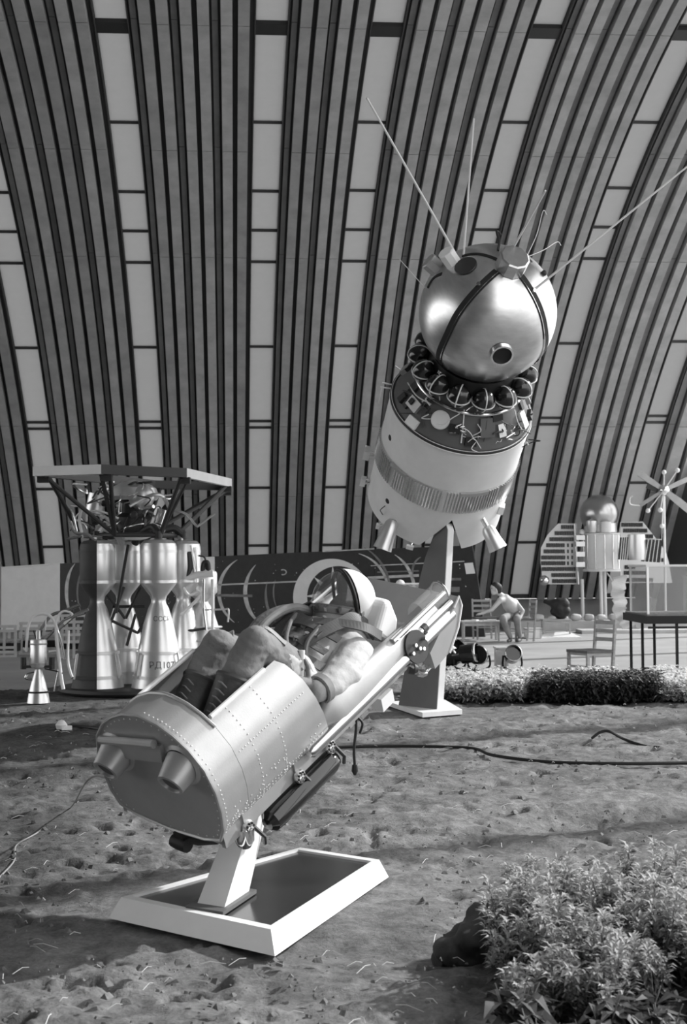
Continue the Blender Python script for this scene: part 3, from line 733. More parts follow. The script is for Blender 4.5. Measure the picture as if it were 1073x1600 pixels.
    # scoops at the tail, side brackets
    def outer(px,py,Y): return vloc(at_y(px,py,Y))
    for (p0,p1,Y) in (((612,818),(597,858),15.55),((763,828),(778,858),15.35)):
        a=outer(*p0,Y); b=outer(*p1,Y); m_=MB(); d=b-a; L=np.linalg.norm(d)
        m_.lathe([(.05,-.04),(.075,0),(.085,L*.5),(.105,L),(.097,L),(.075,L*.5)],a,d,18); m_.build('tail_scoop',mm['nozzle'],st)
        MB().tube([a,a+np.array([-.1*np.sign(a[0]),.05,.1])],.03,8).build('scoop_arm',mm['silver_rail'],st)
    for p,Y,sz in (((573,708),15.85,(.07,.10,.13)),((567,752),15.95,(.06,.06,.11)),((783,795),15.6,(.06,.08,.11)),((640,855),15.55,(.08,.03,.05)),((590,822),15.7,(.04,.04,.06))):
        c=outer(*p,Y); b=MB().box(c,sz).build('side_bracket',mm['white_matte'],st)
        e=c*np.array([.9,.9,1]); MB().tube([c+[0,0,sz[2]*.4],e+[0,0,sz[2]*.2]],.012,6).build('bracket_rod',mm['silver_rail'],b); MB().tube([c-[0,0,sz[2]*.4],e],.012,6).build('bracket_rod',mm['silver_rail'],b)
    # instrument cone
    c1=VL+.42
    MB().lathe([(VR-.02,VL-.01),(.50,c1),(.44,c1+.06),(1e-4,c1+.06)],(0,0,0),(0,0,1),72).build('instrument_cone',mm['pillar'],st)
    def on_cone(x,y):
        o=vloc(CAM); d=VI[:3,:3]@ray(x,y); best=None
        for t in np.linspace(13,18,2500):
            p=o+d*t; r=math.hypot(p[0],p[1]); rc=(VR-.02)+(.50-VR+.02)*(p[2]-VL)/(c1-VL)
            if r<=rc and VL-.05<p[2]<c1+.1: return p
        return o+d*14.9
    def cnorm(p): r=math.hypot(p[0],p[1]); v=np.array([p[0]/r*.83,p[1]/r*.83,.55]); return v/np.linalg.norm(v)
    q=on_cone(688,656); MB().lathe([(1e-4,.02),(.09,.02),(.10,.012),(.10,0)],q,cnorm(q),28).build('cover_disc',mm['white_matte'],st)
    rng=random.Random(11)
    for k in range(26):     # black boxes and plates round the cone
        a=rng.uniform(0,2*math.pi); f_=rng.uniform(.12,.85); r=(VR-.02)+(.50-VR+.02)*f_; p=np.array([r*math.cos(a),r*math.sin(a),VL+(c1-VL)*f_]); d,e,g=frame(cnorm(p))
        MB().box(p+d*.01,(rng.uniform(.05,.13),rng.uniform(.05,.12),rng.uniform(.03,.08)),np.stack([e,g,d],1)).build('instrument_box',mm[rng.choice(['darkmetal','black','silver_paint','nozzle'])],st)
    for px,py,sx,sy,m in ((648,632,.17,.12,'silver_paint'),(650,605,.10,.12,'darkmetal'),(735,690,.12,.09,'black'),(775,650,.12,.10,'black'),(782,672,.09,.14,'silver_rail'),(815,655,.10,.2,'white_matte'),(670,620,.08,.1,'darkmetal'),(760,668,.16,.2,'pillar'),(645,660,.14,.10,'white_matte')):
        p=on_cone(px,py); d,e,g=frame(cnorm(p),(0,0,1)); MB().box(p+d*.012,(sy,sx,.04),np.stack([e,g,d],1)).build('instrument_box',mm[m],st)
    def wire(pts,r,m): MB().tube(bez([ (lambda q:q+cnorm(q)*h)(on_cone(x,y)) for x,y,h in pts],6),r,6).build('cable',mm[m],st)
    for k in range(30):
        x=rng.uniform(625,830); y=600+ (x-625)*.28+rng.uniform(0,55); pts=[(x,y,.015)]
        for q in range(3): x+=rng.uniform(-14,14); y+=rng.uniform(-9,9); pts.append((x,min(y,700),rng.uniform(.015,.06)))
        wire(pts,rng.choice([.004,.006,.009]),rng.choice(['wire_white','darkmetal','silver_rail','black']))
    wire([(725,640,.01),(723,665,.01),(720,692,.01)],.008,'wire_white'); wire([(745,662,.02),(748,672,.06),(738,680,.03)],.005,'wire_white'); wire([(712,665,.02),(730,672,.06),(742,690,.02)],.005,'wire_white')
    wire([(700,640,.02),(680,625,.05),(660,640,.02),(662,668,.01)],.006,'darkmetal'); wire([(640,600,.03),(655,620,.05),(675,632,.03)],.007,'wire_white'); wire([(742,690,.03),(735,700,.05),(745,706,.02)],.005,'wire_white')
    wire([(800,640,.03),(803,660,.05),(815,675,.02)],.005,'wire_white'); wire([(760,650,.02),(757,670,.03),(755,690,.01)],.004,'darkmetal'); wire([(730,690,.03),(738,684,.07),(750,700,.02)],.005,'wire_white')
    MB().tube([(.57*math.cos(t),.57*math.sin(t),VL+.34) for t in np.linspace(0,2*math.pi,60,endpoint=False)],.018,8,closed=True).build('pipe_ring',mm['silver_rail'],st)
    for (x0,y0),(x1,y1),Y in (((617,602),(597,598),15.3),((617,608),(594,605),15.3),((596,605),(592,630),15.3),((628,580),(617,572),15.3)):
        MB().tube([outer(x0,y0,Y),outer(x1,y1,Y)],.008,6).build('feeler_rod',mm['wire_white'],st)
    # ring of round gas bottles with white crossed straps
    rb=.565; br=.118; nb=14; zb=VL+.53
    ph0=math.atan2(*on_cyl(763,640)[1::-1])
    bs=MB().sphere((0,0,0),br,24,14).mesh('gas_bottle',mm['black_gloss'])
    r1=MB().tube([(br*1.01*math.cos(t),0,br*1.01*math.sin(t)) for t in np.linspace(0,2*math.pi,32,endpoint=False)],.007,6,closed=True).mesh('bottle_strap',mm['wire_white'])
    r2=MB().tube([(br*1.01*math.cos(t),br*1.01*math.sin(t),-.02) for t in np.linspace(0,2*math.pi,32,endpoint=False)],.007,6,closed=True).mesh('bottle_strap',mm['wire_white'])
    for k in range(nb):
        a=ph0+2*math.pi*k/nb; o=link('gas_bottle',bs,st); o.location=(rb*math.cos(a),rb*math.sin(a),zb); o.rotation_euler=(0,0,a)
        link('bottle_strap',r1,o); link('bottle_strap',r2,o)
    MB().lathe([(.45,zb-.12),(.50,zb-.02),(.45,zb+.12)],(0,0,0),(0,0,1),48).build('bottle_collar',mm['black'],st)
    # the sphere
    zs=VL+VS; C=np.array([0,0,zs]); CW=VO+VD*zs
    sp=MB().sphere(C,VSR,72,44).build('descent_sphere',mm['polished'],st)
    def os_(x,y,k=1.0): p=vloc(on_sphere(x,y,CW,VSR)); return C+(p-C)*k
    def snorm(p): return (p-C)/np.linalg.norm(p-C)
    def sstrap(px,wd,m,h=.008):
        P=[]
        for x,y in px: P.append(os_(x,y))
        Q=bez(P,10); Q=[C+snorm(q)*(VSR-.002) for q in Q]; MB().ribbon(Q,[snorm(q) for q in Q],wd,h).build('strap',mm[m],sp)
    s1=[(776,424),(748,450),(716,489),(697,527),(686,562),(690,582)]; s2=[(811,428),(830,455),(845,487),(852,520),(850,548),(842,572)]
    s3=[(668,450),(677,435),(690,428)]; s4=[(722,400),(745,397),(770,403),(780,408)]; s5=[(812,404),(830,408)]
    for s_ in (s1,s2): sstrap(s_,.075,'black'); sstrap([(x+ (3 if s_ is s1 else -3),y+1) for x,y in s_],.006,'chrome',.014)
    for s_ in (s3,s4,s5): sstrap(s_,.035,'black')
    for px,py in ((832,455),(748,445),(688,580)):
        p=os_(px,py,1.005); MB().lathe([(1e-4,.03),(.02,.03),(.026,0)],p,snorm(p),12).build('strap_lock',mm['chrome'],sp)
    def cap(px,py,r,h,m='polished',nm='sensor_cap',n=8):
        p=os_(px,py,.985); d=snorm(p); o=MB().lathe([(r,0),(r,h),(r*.9,h+.012),(1e-4,h+.012)],p,d,n,smooth=False).build(nm,mm[m],sp); return p,d,o
    p,d,o=cap(797,417,.15,.15,n=10)
    for k in range(10):
        t=2*math.pi*k/10; dd,e,g=frame(d); c=p+d*.1+.10*(math.cos(t)*e+math.sin(t)*g); MB().sphere(c,.008,6,4).build('bolt',mm['chrome'],o)
    cap(707,410,.085,.14,'white_paint'); cap(683,420,.09,.13,'silver_paint')
    def port(px,py,r,h):
        p=os_(px,py,.995); d=snorm(p); o=MB().lathe([(r*1.25,0),(r*1.2,h),(r,h),(r*.98,h*.3)],p,d,28).build('porthole',mm['chrome'],sp)
        MB().lathe([(1e-4,h*.5),(r,h*.5)],p,d,24).build('porthole_glass',mm['black'],o)
        return p,d
    port(783,552,.095,.05)
    p=os_(727,415,.999); d=snorm(p); o=MB().lathe([(.115,0),(.11,.006),(1e-4,.006)],p,d,28).build('hatch_disc',mm['darkmetal'],sp)
    # big hatch outline
    p=os_(768,530); d=snorm(p); dd,e,g=frame(d); r=.40
    MB().tube([C+snorm(p+r*(math.cos(t)*e+math.sin(t)*g)-C)*VSR for t in np.linspace(0,2*math.pi,72,endpoint=False)],.004,5,closed=True).build('hatch_seam',mm['nozzle'],sp)
    MB().tube([C+snorm(p+.5*r*(math.cos(t)*e+math.sin(t)*g)-C)*VSR for t in np.linspace(0,2*math.pi,60,endpoint=False)],.0025,5,closed=True).build('hatch_seam',mm['nozzle'],sp)
    # aerials
    for (bx,by),(tx,ty),dy,r in (((712,398),(573,153),-1.0,.013),((724,398),(740,185),-.5,.012),((797,395),(852,298),-1.1,.012),((835,452),(1090,247),-.55,.012),((655,440),(624,405),-.2,.004),((712,398),(733,437),-.12,.005)):
        b=os_(bx,by) if (bx,by)!=(655,440) else os_(664,450); bw=np.array(VM@Vector(b)); t=vloc(at_y(tx,ty,bw[1]+dy))
        MB().tube([b,t],[r,r*.75],8).build('aerial',mm['wire_white'],st)
    for px,py in ((776,362),(870,378),(848,330)):
        b=os_(778,392) if px==776 else os_(822,402); bw=np.array(VM@Vector(b)); t=vloc(at_y(px,py,bw[1]+.3)); MB().tube(bez([b,(b+t)/2+[.02,0,0],t,t+np.array([.05,0,-.03])],5),.015 if px==776 else .004,6).build('hook_aerial',mm['darkmetal' if px==776 else 'wire_white'],st)
    MB().sphere(os_(848,428,1.02),.03,10,6).build('aerial_mount',mm['darkmetal'],sp)
spacecraft()
# ================================================================ pillar carrying the spacecraft
def pillar():
    A=ground(620,1108); B=ground(686,1115); dx=(B-A)[:2]; dx=np.array([dx[0],dx[1],0]); dx/=np.linalg.norm(dx); nz=np.array([dx[1],-dx[0],0])   # faces the visitor
    if nz[1]>0: nz=-nz
    base=(A+B)/2; base[2]=0
    st=thing('display_pillar','dark tapering slab pillar on pale base plate under the spacecraft','pillar',Matrix.Translation(Vector(base)))
    px=[(626,1104),(686,1112),(699,905),(703,828),(700,818),(684,828),(668,870),(659,905),(650,960),(640,1020)]
    P=[on_plane(x,y,base,nz)-base for x,y in px]
    poly=[(p@dx,p[2]) for p in P]
    X=dx; Y=np.array([0,0,1.0])
    MB().prism([(a,max(b,.05)) for a,b in poly],-nz*.035,X,Y,.07 if np.cross(X,Y)@nz>0 else .07).build('slab',mm['pillar'],st)
    ed=[poly[1],poly[2],poly[3],poly[4]]; path=[X*a+Y*max(b,.05)+X*.004 for a,b in ed]
    MB().ribbon(path,X,.085,.012).build('edge_strip',mm['white_matte'],st)
    q=[ground(*c) for c in ((606,1103),(660,1121),(722,1116),(690,1097))]
    c0=sum(q)/4
    MB().hexa([p-base for p in q]+[p-base+np.array([0,0,.05]) for p in q]).build('base_plate',mm['white_matte'],st)
pillar()
# ================================================================ four-chamber rocket engine
def text_mesh(txt,size):
    cu=bpy.data.curves.new('lettering','FONT'); cu.body=txt; cu.size=size; cu.align_x='CENTER'; cu.extrude=0; cu.resolution_u=2
    o=bpy.data.objects.new('t',cu); scene.collection.objects.link(o); dg=bpy.context.evaluated_depsgraph_get()
    me=bpy.data.meshes.new_from_object(o.evaluated_get(dg)); v=[tuple(x.co) for x in me.vertices]; f=[tuple(p.vertices) for p in me.polygons]
    bpy.data.objects.remove(o); bpy.data.meshes.remove(me); return v,f
NOZ=[(.345,.0),(.325,.10),(.292,.30),(.25,.52),(.19,.80),(.13,1.0),(.098,1.06),(.092,1.10),(.105,1.15),(.16,1.22),(.215,1.29),(.232,1.33),(.232,1.78),(.225,1.80),(.222,1.82),(.18,1.86),(1e-4,1.885)]
def rad(z):
    for (r0,z0),(r1,z1) in zip(NOZ[:-1],NOZ[1:]):
        if z0<=z<=z1: return r0+(r1-r0)*(z-z0)/(z1-z0)
    return .2
EC=np.array([-2.80,18.55,0]); 
def engine():
    st=thing('rocket_engine','large rocket engine with four bell chambers under a polygonal mounting frame','engine',Matrix.Translation(Vector(EC)))
    MB().lathe([(1e-4,0),(.86,0),(.90,.03),(.90,.07),(.86,.085),(1e-4,.085)],(0,0,0),(0,0,1),48).build('round_base',mm['darkmetal'],st)
    pos=[(-3.15,18.15),(-2.36,18.12),(-2.93,18.93),(-2.12,18.78)]
    rng=random.Random(5)
    for k,(x,y) in enumerate(pos):
        O=np.array([x,y,.088])-EC
        vd=math.atan2(-y,-x)     # towards the visitor
        if k==0:
            ch=MB().lathe(NOZ,O,(0,0,1),28,vd,vd+math.pi,ref=(1,0,0)).build('chamber',mm['nozzle'],st); ch['label']='bright metal half of the sectioned chamber'
            MB().lathe([(r*.93,z) for r,z in NOZ],O,(0,0,1),28,vd+math.pi,vd+2*math.pi,ref=(1,0,0)).build('chamber_section',mm['nozzle_dark'],ch)
        else: ch=MB().lathe(NOZ,O,(0,0,1),44,ref=(1,0,0)).build('chamber',mm['nozzle'],st)
        for z,e in ((.44,.02),(.135,.015),(1.335,.004),(1.72,.004)):
            r=rad(z)+e; 
            if k==0: MB().lathe([(r-.02,z-.02),(r,z-.018),(r,z+.018),(r-.02,z+.02)],O,(0,0,1),24,vd,vd+math.pi,ref=(1,0,0)).build('hoop',mm['nozzle'],ch); MB().lathe([(r-.04,z-.02),(r-.015,z-.018),(r-.015,z+.018),(r-.04,z+.02)],O,(0,0,1),24,vd+math.pi,vd+2*math.pi,ref=(1,0,0)).build('hoop',mm['nozzle_dark'],ch)
            else: MB().lathe([(r-.02,z-.02),(r,z-.018),(r,z+.018),(r-.02,z+.02)],O,(0,0,1),40).build('hoop',mm['nozzle'],ch)
        for a in (vd+2.2,vd+.9,vd-.9,vd-2.2):
            MB().tube([O+[(rad(z)+.035)*math.cos(a),(rad(z)+.035)*math.sin(a),z] for z in (.12,.28,.44)],.014,6).build('hoop_strut',mm['nozzle'],ch)
        MB().lathe([(1e-4,0),(.05,0),(.05,.10),(1e-4,.12)],O+[0,0,1.88],(0,0,1),12).build('inlet',mm['darkmetal'],ch)
        MB().tube(bez([O+[0,0,1.95],O*.8+[0,0,2.05],O*.4+[0,0,2.0],O*.2+[0,0,1.9]],6),.05,10).build('feed_pipe',mm['darkmetal' if k%2 else 'nozzle'],ch)
        if k==1:
            for txt,sz,zz,off in (('СССР',.085,.84,.05),('РД107НО',.115,.255,.13)):
                V,F=text_mesh(txt,sz); out=[]
                for a,b,_ in V:
                    z=zz+b; r=rad(z)+.004; t=vd+(a+off)/r; out.append(O+[r*math.cos(t),r*math.sin(t),z])
                MB().add(out,F).build('lettering',mm['paint_dark'],ch)
    # mounting frame: polygon of flat bars and V struts
    zt=2.84
    fr=[ground(x,y,z=zt) for x,y in ((51,729),(158,725.5),(292,731.5),(362,748))]
    cc=(fr[0]+fr[3])/2+np.array([.35,.55,0]); fr+= [cc*2-fr[1]+[.1,-.35,0], cc*2-fr[2]+[.0,-.25,0]]
    P=[p-EC for p in fr]; cen=sum(P)/6
    nodes=[np.array([.62*math.cos(a),.62*math.sin(a),2.02]) for a in [math.radians(x) for x in (200,262,318,20,80,140)]]
    for k in range(6):
        a,b=P[k],P[(k+1)%6]; ia,ib=a+(cen-a)*.10,b+(cen-b)*.10; h=np.array([0,0,.115])
        MB().hexa([a-h,b-h,ib-h,ia-h,a,b,ib,ia]).build('frame_bar',mm['white_matte' if k in (0,2) else 'darkmetal'],st)
        for q in (P[k]*.94+P[(k+1)%6]*.06,P[k]*.06+P[(k+1)%6]*.94):
            n=min(nodes,key=lambda n:np.linalg.norm(n[:2]-q[:2])); s_=q+(cen-q)*.06-h
            MB().tube([s_,n],.028,8).build('strut',mm['darkmetal'],st)
        MB().box(P[k]+(cen-P[k])*.08-[0,0,.15],(.14,.12,.08)).build('corner_block',mm['darkmetal'],st)
    for k in range(6): MB().tube([nodes[k],nodes[(k+1)%6]],.03,8).build('lower_ring_bar',mm['darkmetal'],st)
    # turbopump group in the middle
    MB().lathe([(1e-4,0),(.16,.02),(.20,.10),(.20,.30),(.14,.36),(.14,.48),(.22,.52),(.22,.68),(.10,.74),(1e-4,.75)],(0.0,0.05,1.95),(.1,0,1),24).build('turbopump',mm['darkmetal'],st)
    MB().sphere((.18,-.12,2.52),.17,20,12).build('gas_generator',mm['nozzle'],st)
    MB().lathe([(1e-4,0),(.12,.01),(.12,.26),(1e-4,.28)],(-.42,-.2,2.30),(.2,0,1),16).build('tank',mm['nozzle'],st)
    MB().lathe([(.30,0),(.34,.05),(.30,.16),(.16,.24),(1e-4,.27)],(.05,.05,2.48),(0,0,1),28).build('dome_cover',mm['nozzle'],st)
    MB().lathe([(1e-4,0),(.09,.01),(.09,.2),(1e-4,.22)],(.42,-.15,2.15),(.3,.1,1),14).build('valve_body',mm['silver_rail'],st)
    for k in range(44):
        a=rng.uniform(0,6.28); r=rng.uniform(.15,.6); z=rng.uniform(2.0,2.68); p=np.array([r*math.cos(a),r*math.sin(a),z]); pts=[p]
        for q in range(rng.randint(2,4)): pts.append(pts[-1]+np.array([rng.uniform(-.2,.2),rng.uniform(-.2,.2),rng.uniform(-.18,.15)]))
        for p in pts: p[2]=min(max(p[2],1.98),2.70)
        MB().tube(bez(pts,5),rng.choice([.009,.012,.016,.024]),7).build('pipe',mm[rng.choice(['silver_rail','silver_rail','wire_white','darkmetal','nozzle'])],st)
    for k in range(20):
        a=rng.uniform(0,6.28); r=rng.uniform(.2,.55); z=rng.uniform(2.02,2.55); s_=rng.uniform(.03,.07)
        MB().lathe([(1e-4,0),(s_,0),(s_,s_*1.6),(s_*.6,s_*2.0),(1e-4,s_*2.0)],(r*math.cos(a),r*math.sin(a),z),(rng.uniform(-1,1),rng.uniform(-1,1),rng.uniform(-.3,1)),10).build('valve',mm[rng.choice(['darkmetal','nozzle','black','silver_rail'])],st)
    # crossed braces between the bells
    for p,q in (((-.30,-.45,1.0),(.10,.1,.75)),((.10,.1,.75),(.30,.30,1.1)),((-.25,-.35,.72),(-.05,-.1,1.35)),((-.12,-.30,1.02),(.02,-.2,1.9)),((-.3,-.3,1.35),(-.02,-.2,.95)),((-.02,-.15,.95),(.18,-.25,1.35)),((0,-.2,.6),(.1,-.1,1.0)),((-.2,-.1,1.1),(.2,0,1.1))):
        MB().tube([p,q],.02,8).build('brace',mm['darkmetal'],st)
    # two steering chambers with their pipes: one at the right
    O=ground(303,1075)-EC; O=np.array([.92,.35,.09]); SV=[(r*.62,z*.62) for r,z in NOZ]; up=np.array([0,0,.55])
    sc=MB().lathe([(r*.85,z*.55) for r,z in NOZ],O+[0,0,.45],(0,0,1),28).build('steering_chamber',mm['nozzle'],st)
    for z in (.55,.72): MB().lathe([(.27-.1*(z-.55),z-.015),(.285-.1*(z-.55),z),(.27-.1*(z-.55),z+.015)],O,(0,0,1),28).build('hoop',mm['nozzle'],sc)
    def ep(x,y,Y): return at_y(x,y,Y)-EC
    for path,r,m in (([(288,905),(310,898),(333,896)],.05,'wire_white'),([(286,918),(296,930),(312,925),(318,950)],.02,'wire_white'),([(316,927),(300,945),(282,960)],.022,'wire_white'),
                     ([(298,852),(302,880),(306,905)],.022,'silver_rail'),([(306,855),(308,885),(308,910)],.018,'silver_rail'),([(318,905),(318,950),(322,985)],.02,'silver_rail'),([(332,985),(332,940),(332,905)],.022,'wire_white'),
                     ([(316,895),(318,880),(325,880),(326,898)],.03,'darkmetal'),([(310,868),(320,872),(322,890)],.012,'darkmetal'),([(294,862),(296,885),(292,900)],.045,'darkmetal'),([(282,985),(300,985),(320,982)],.018,'darkmetal'),([(320,953),(350,952),(357,953),(356,972)],.012,'nozzle')):
        MB().tube(bez([ep(x,y,18.6) for x,y in path],6),r,8).build('side_pipe',mm[m],st)
    for path,r,m in (([(58,853+40),(95,800+40)],.0,''),) if False else (([(110,815),(118,832),(135,835),(150,845)],.025,'silver_rail'),([(98,788),(112,800),(120,830)],.016,'silver_rail'),([(128,790),(124,815),(130,840)],.02,'wire_white'),([(105,842),(130,838),(160,840)],.02,'silver_rail'),([(135,815),(138,800),(160,800),(185,810)],.014,'wire_white')):
        MB().tube(bez([ep(x,y,18.0) for x,y in path],6),r,8).build('side_pipe',mm[m],st)
    # lower inclined pipes reaching left
    for path,r in (([(62,985),(80,962),(100,955),(125,945)],.022),([(70,1000),(100,970),(130,955)],.02),([(90,985),(105,972),(118,962),(132,958)],.02)):
        MB().tube(bez([ep(x,y,18.0) for x,y in path],6),r,8).build('side_pipe',mm['silver_rail'],st)
engine()
# ================================================================ small steering engine standing on the soil
def small_engine():
    B=ground(60,1098); B[2]=0; st=thing('small_rocket_engine','small silver steering rocket engine with looped pipes, standing left of the big engine','engine',Matrix.Translation(Vector(B)))
    pr=[(.125,0),(.115,.06),(.09,.18),(.06,.30),(.035,.36),(.03,.385),(.05,.40)]
    for dx in (-.055,.055): pass
    MB().lathe([(.135,0),(.12,.09),(.085,.24),(.05,.36),(.04,.40),(.06,.42)],(0,0,0),(0,0,1),28).build('bell',mm['nozzle'],st)
    MB().lathe([(1e-4,.42),(.09,.42),(.10,.46),(.10,.74),(.09,.755),(1e-4,.76)],(0,0,0),(0,0,1),24).build('chamber',mm['nozzle'],st)
    for z in (.47,.70): MB().lathe([(.10,z-.01),(.106,z),(.10,z+.01)],(0,0,0),(0,0,1),24).build('hoop',mm['nozzle'],st)
    MB().lathe([(.123,.12),(.13,.13),(.12,.14)],(0,0,0),(0,0,1),24).build('hoop',mm['darkmetal'],st)
    MB().lathe([(1e-4,0),(.03,0),(.03,.10),(1e-4,.11)],(0,0,.76),(0,0,1),10).build('inlet',mm['nozzle'],st)
    MB().box((0,0,.43),(.34,.10,.03)).build('cross_plate',mm['darkmetal'],st)
    for x in (-.18,.16): MB().lathe([(1e-4,0),(.035,0),(.035,.14),(1e-4,.14)],(x,0,.40),(0,0,1),10).build('gimbal_block',mm['darkmetal'],st)
    def lp(x,y): return at_y(x,y,B[1])-B
    for path,r,m in (([(41,1018),(44,980),(52,964),(68,959),(82,966),(90,985)],.018,'wire_white'),([(88,1010),(88,970),(97,956),(107,956),(113,962),(100,975)],.014,'wire_white'),([(88,985),(92,1030),(96,1062),(99,1077)],.022,'wire_white'),
                     ([(88,980),(96,1005),(101,1030)],.016,'silver_rail'),([(60,1050),(44,1053),(40,1060),(50,1062)],.012,'silver_rail'),([(70,1045),(85,1048),(98,1052)],.009,'darkmetal'),([(72,962),(71,985)],.008,'wire_white'),
                     ([(76,1018),(92,1016)],.012,'wire_white'),([(36,1012),(42,1018)],.010,'wire_white'),([(107,985),(106,1030),(110,1050),(113,1058)],.016,'wire_white'),([(100,970),(120,960),(138,952)],.018,'silver_rail'),([(85,1080),(92,1045)],.010,'silver_rail')):
        MB().tube(bez([lp(x,y) for x,y in path],6) if len(path)>2 else [lp(*q) for q in path],r,8).build('pipe',mm[m],st)
    for dx in (-.03,.02): MB().tube([(dx,0,.76),(dx*2,0,.86)],.008,6).build('spigot',mm['darkmetal'],st)
small_engine()
# ================================================================ painted space panorama board
ML=at_y(60,900,36.2)[:2]; MR=at_y(752,900,31.6)[:2]
def mural():
    d=np.array([MR[0]-ML[0],MR[1]-ML[1],0]); L=np.linalg.norm(d); d/=L; nz=np.array([d[1],-d[0],0]); base=np.array([ML[0],ML[1],0.02])
    st=thing('mural_board','long black panorama board painted with orbits, crescent and star behind the seat','board',mat4(base,d,-nz,np.array([0,0,1.0])))
    def pl(x,y): p=on_plane(x,y,base,nz)-base; return np.array([p@d,-.0,p[2]])
    px=lambda x,y: pl(x,y)
    def pt(x,y,h=.0): q=px(x,y); return np.array([q[0],-(.03+h),q[2]])
    a=px(60,882);b=px(335,870);c=px(585,858);e=px(738,852);f_=px(752,940)
    pan=[(0,0),(c[0],0),(c[0],c[2]),(0,a[2])]
    for k,poly in enumerate(([(a[0],.0),(c[0],.0),(c[0],c[2]),(a[0],a[2])],[(c[0]+.01,.0),(f_[0]+.08,.0),(f_[0],f_[2]),(e[0],e[2]),(c[0]+.01,c[2])])):
        MB().prism(poly,(0,.03,0),(1,0,0),(0,0,1),.06).build('panel',mm['mural'],st)
    mb=MB(); q0,q1=pt(505,862),pt(585,857.5); MB().tube([q0,q1],.015,6).build('top_edge_strip',mm['mural_line'],st)
    N=(0,-1,0)
    def line(pts,w,m,n=8): P=bez([pt(*p) for p in pts],n) if len(pts)>2 else [pt(*p) for p in pts]; MB().ribbon(P,N,w,.006).build('orbit_line',mm[m],st)
    line([(337,914),(480,908)],.035,'mural_line'); line([(575,903),(655,899)],.06,'mural_line'); line([(580,884),(664,880)],.02,'mural_line'); line([(708,878),(726,877)],.02,'mural_line')
    line([(337,930),(395,931)],.06,'mural_faint'); line([(590,894),(655,892)],.03,'mural_faint')
    def arc_(cx,cy,rx,ry,a0,a1,ws,m):
        P=[pt(cx+rx*math.cos(t),cy+ry*math.sin(t)) for t in np.linspace(math.radians(a0),math.radians(a1),28)]
        MB().ribbon(P,N,[ws[0]+(ws[1]-ws[0])*math.sin(math.pi*i/27) for i in range(28)],.006).build('orbit_line',mm[m],st)
    arc_(400,925,57,58,125,240,(.01,.10),'mural_line'); arc_(440,925,56,60,120,225,(.01,.11),'mural_line'); arc_(460,928,44,58,125,200,(.01,.07),'mural_faint'); arc_(462,925,34,45,150,205,(.01,.04),'mural_faint')
    arc_(545,925,62,62,-75,20,(.01,.06),'mural_line'); arc_(530,925,80,80,-60,15,(.01,.06),'mural_faint'); arc_(590,925,58,66,-62,20,(.01,.08),'mural_line'); arc_(665,893,20,24,150,250,(.01,.05),'mural_faint'); arc_(130,925,25,50,130,240,(.01,.10),'mural_line'); arc_(150,925,28,50,130,240,(.01,.05),'mural_faint')
    MB().ribbon([pt(443+5*math.cos(t)*1.0,894+4*math.sin(t)) for t in np.linspace(-2.2,2.0,14)],N,.025,.006).build('small_crescent',mm['mural_line'],st)
    # the big crescent
    V=[];F=[];n=64
    for i in range(n):
        t=2*math.pi*i/n
        for (cx,cy,r) in ((519,933,60),(529,933,48.5)):
            q=pt(cx+r*math.cos(t),cy+r*math.sin(t)); V += [q,q-np.array([0,.012,0])]
    for i in range(n):
        a=4*i;b=4*((i+1)%n); F += [(a+1,b+1,b+3,a+3),(a,b,b+1,a+1),(a+3,b+3,b+2,a+2)]
    MB().add(V,F).build('crescent',mm['white_matte'],st)
    for k in range(8):
        t=math.radians(-92+45*k+ (0)); cx,cy=522,930; r0,r1=26,(46 if k%2==0 else 42); wd=.13
        MB().prism([(p[0],p[2]) for p in (pt(cx+r0*math.cos(t-wd),cy+r0*math.sin(t-wd)),pt(cx+r0*math.cos(t+wd),cy+r0*math.sin(t+wd)),pt(cx+r1*math.cos(t),cy+r1*math.sin(t)))][::-1 if False else 1],(0,-.03,0),(1,0,0),(0,0,1),.008).build('star_ray',mm['white_matte'],st)
    rng=random.Random(2); mb=MB()
    for k in range(150):
        q=pt(rng.uniform(100,745),rng.uniform(872,985)); s_=rng.choice([.006,.008,.012]); mb.box(q,(s_*2,.008,s_*2))
    o=mb.build('painted_stars',mm['mural_line'],st); o['kind']='stuff'
    V_=[(x,y) for x,y in ((726,880),(739,879),(743,896),(729,897))]; MB().prism([(p[0],p[2]) for p in (pt(*v) for v in V_)][::-1],(0,-.03,0),(1,0,0),(0,0,1),.01).build('paper_notice',mm['white_paint'],st)
    for x,w,z,h in ((708,30,905,4),(710,20,921,8)):
        p=pt(x,z); MB().box(p,(w/70*.9,.008,h/70)).build('painted_caption',mm['mural_faint'],st)
    for s in np.linspace(.4,L-.4,5): MB().box((s,.25,.35),(.06,.5,.06)).build('foot',mm['darkmetal'],st); MB().box((s,.06,.7),(.05,.05,1.3)).build('back_post',mm['darkmetal'],st)
mural()
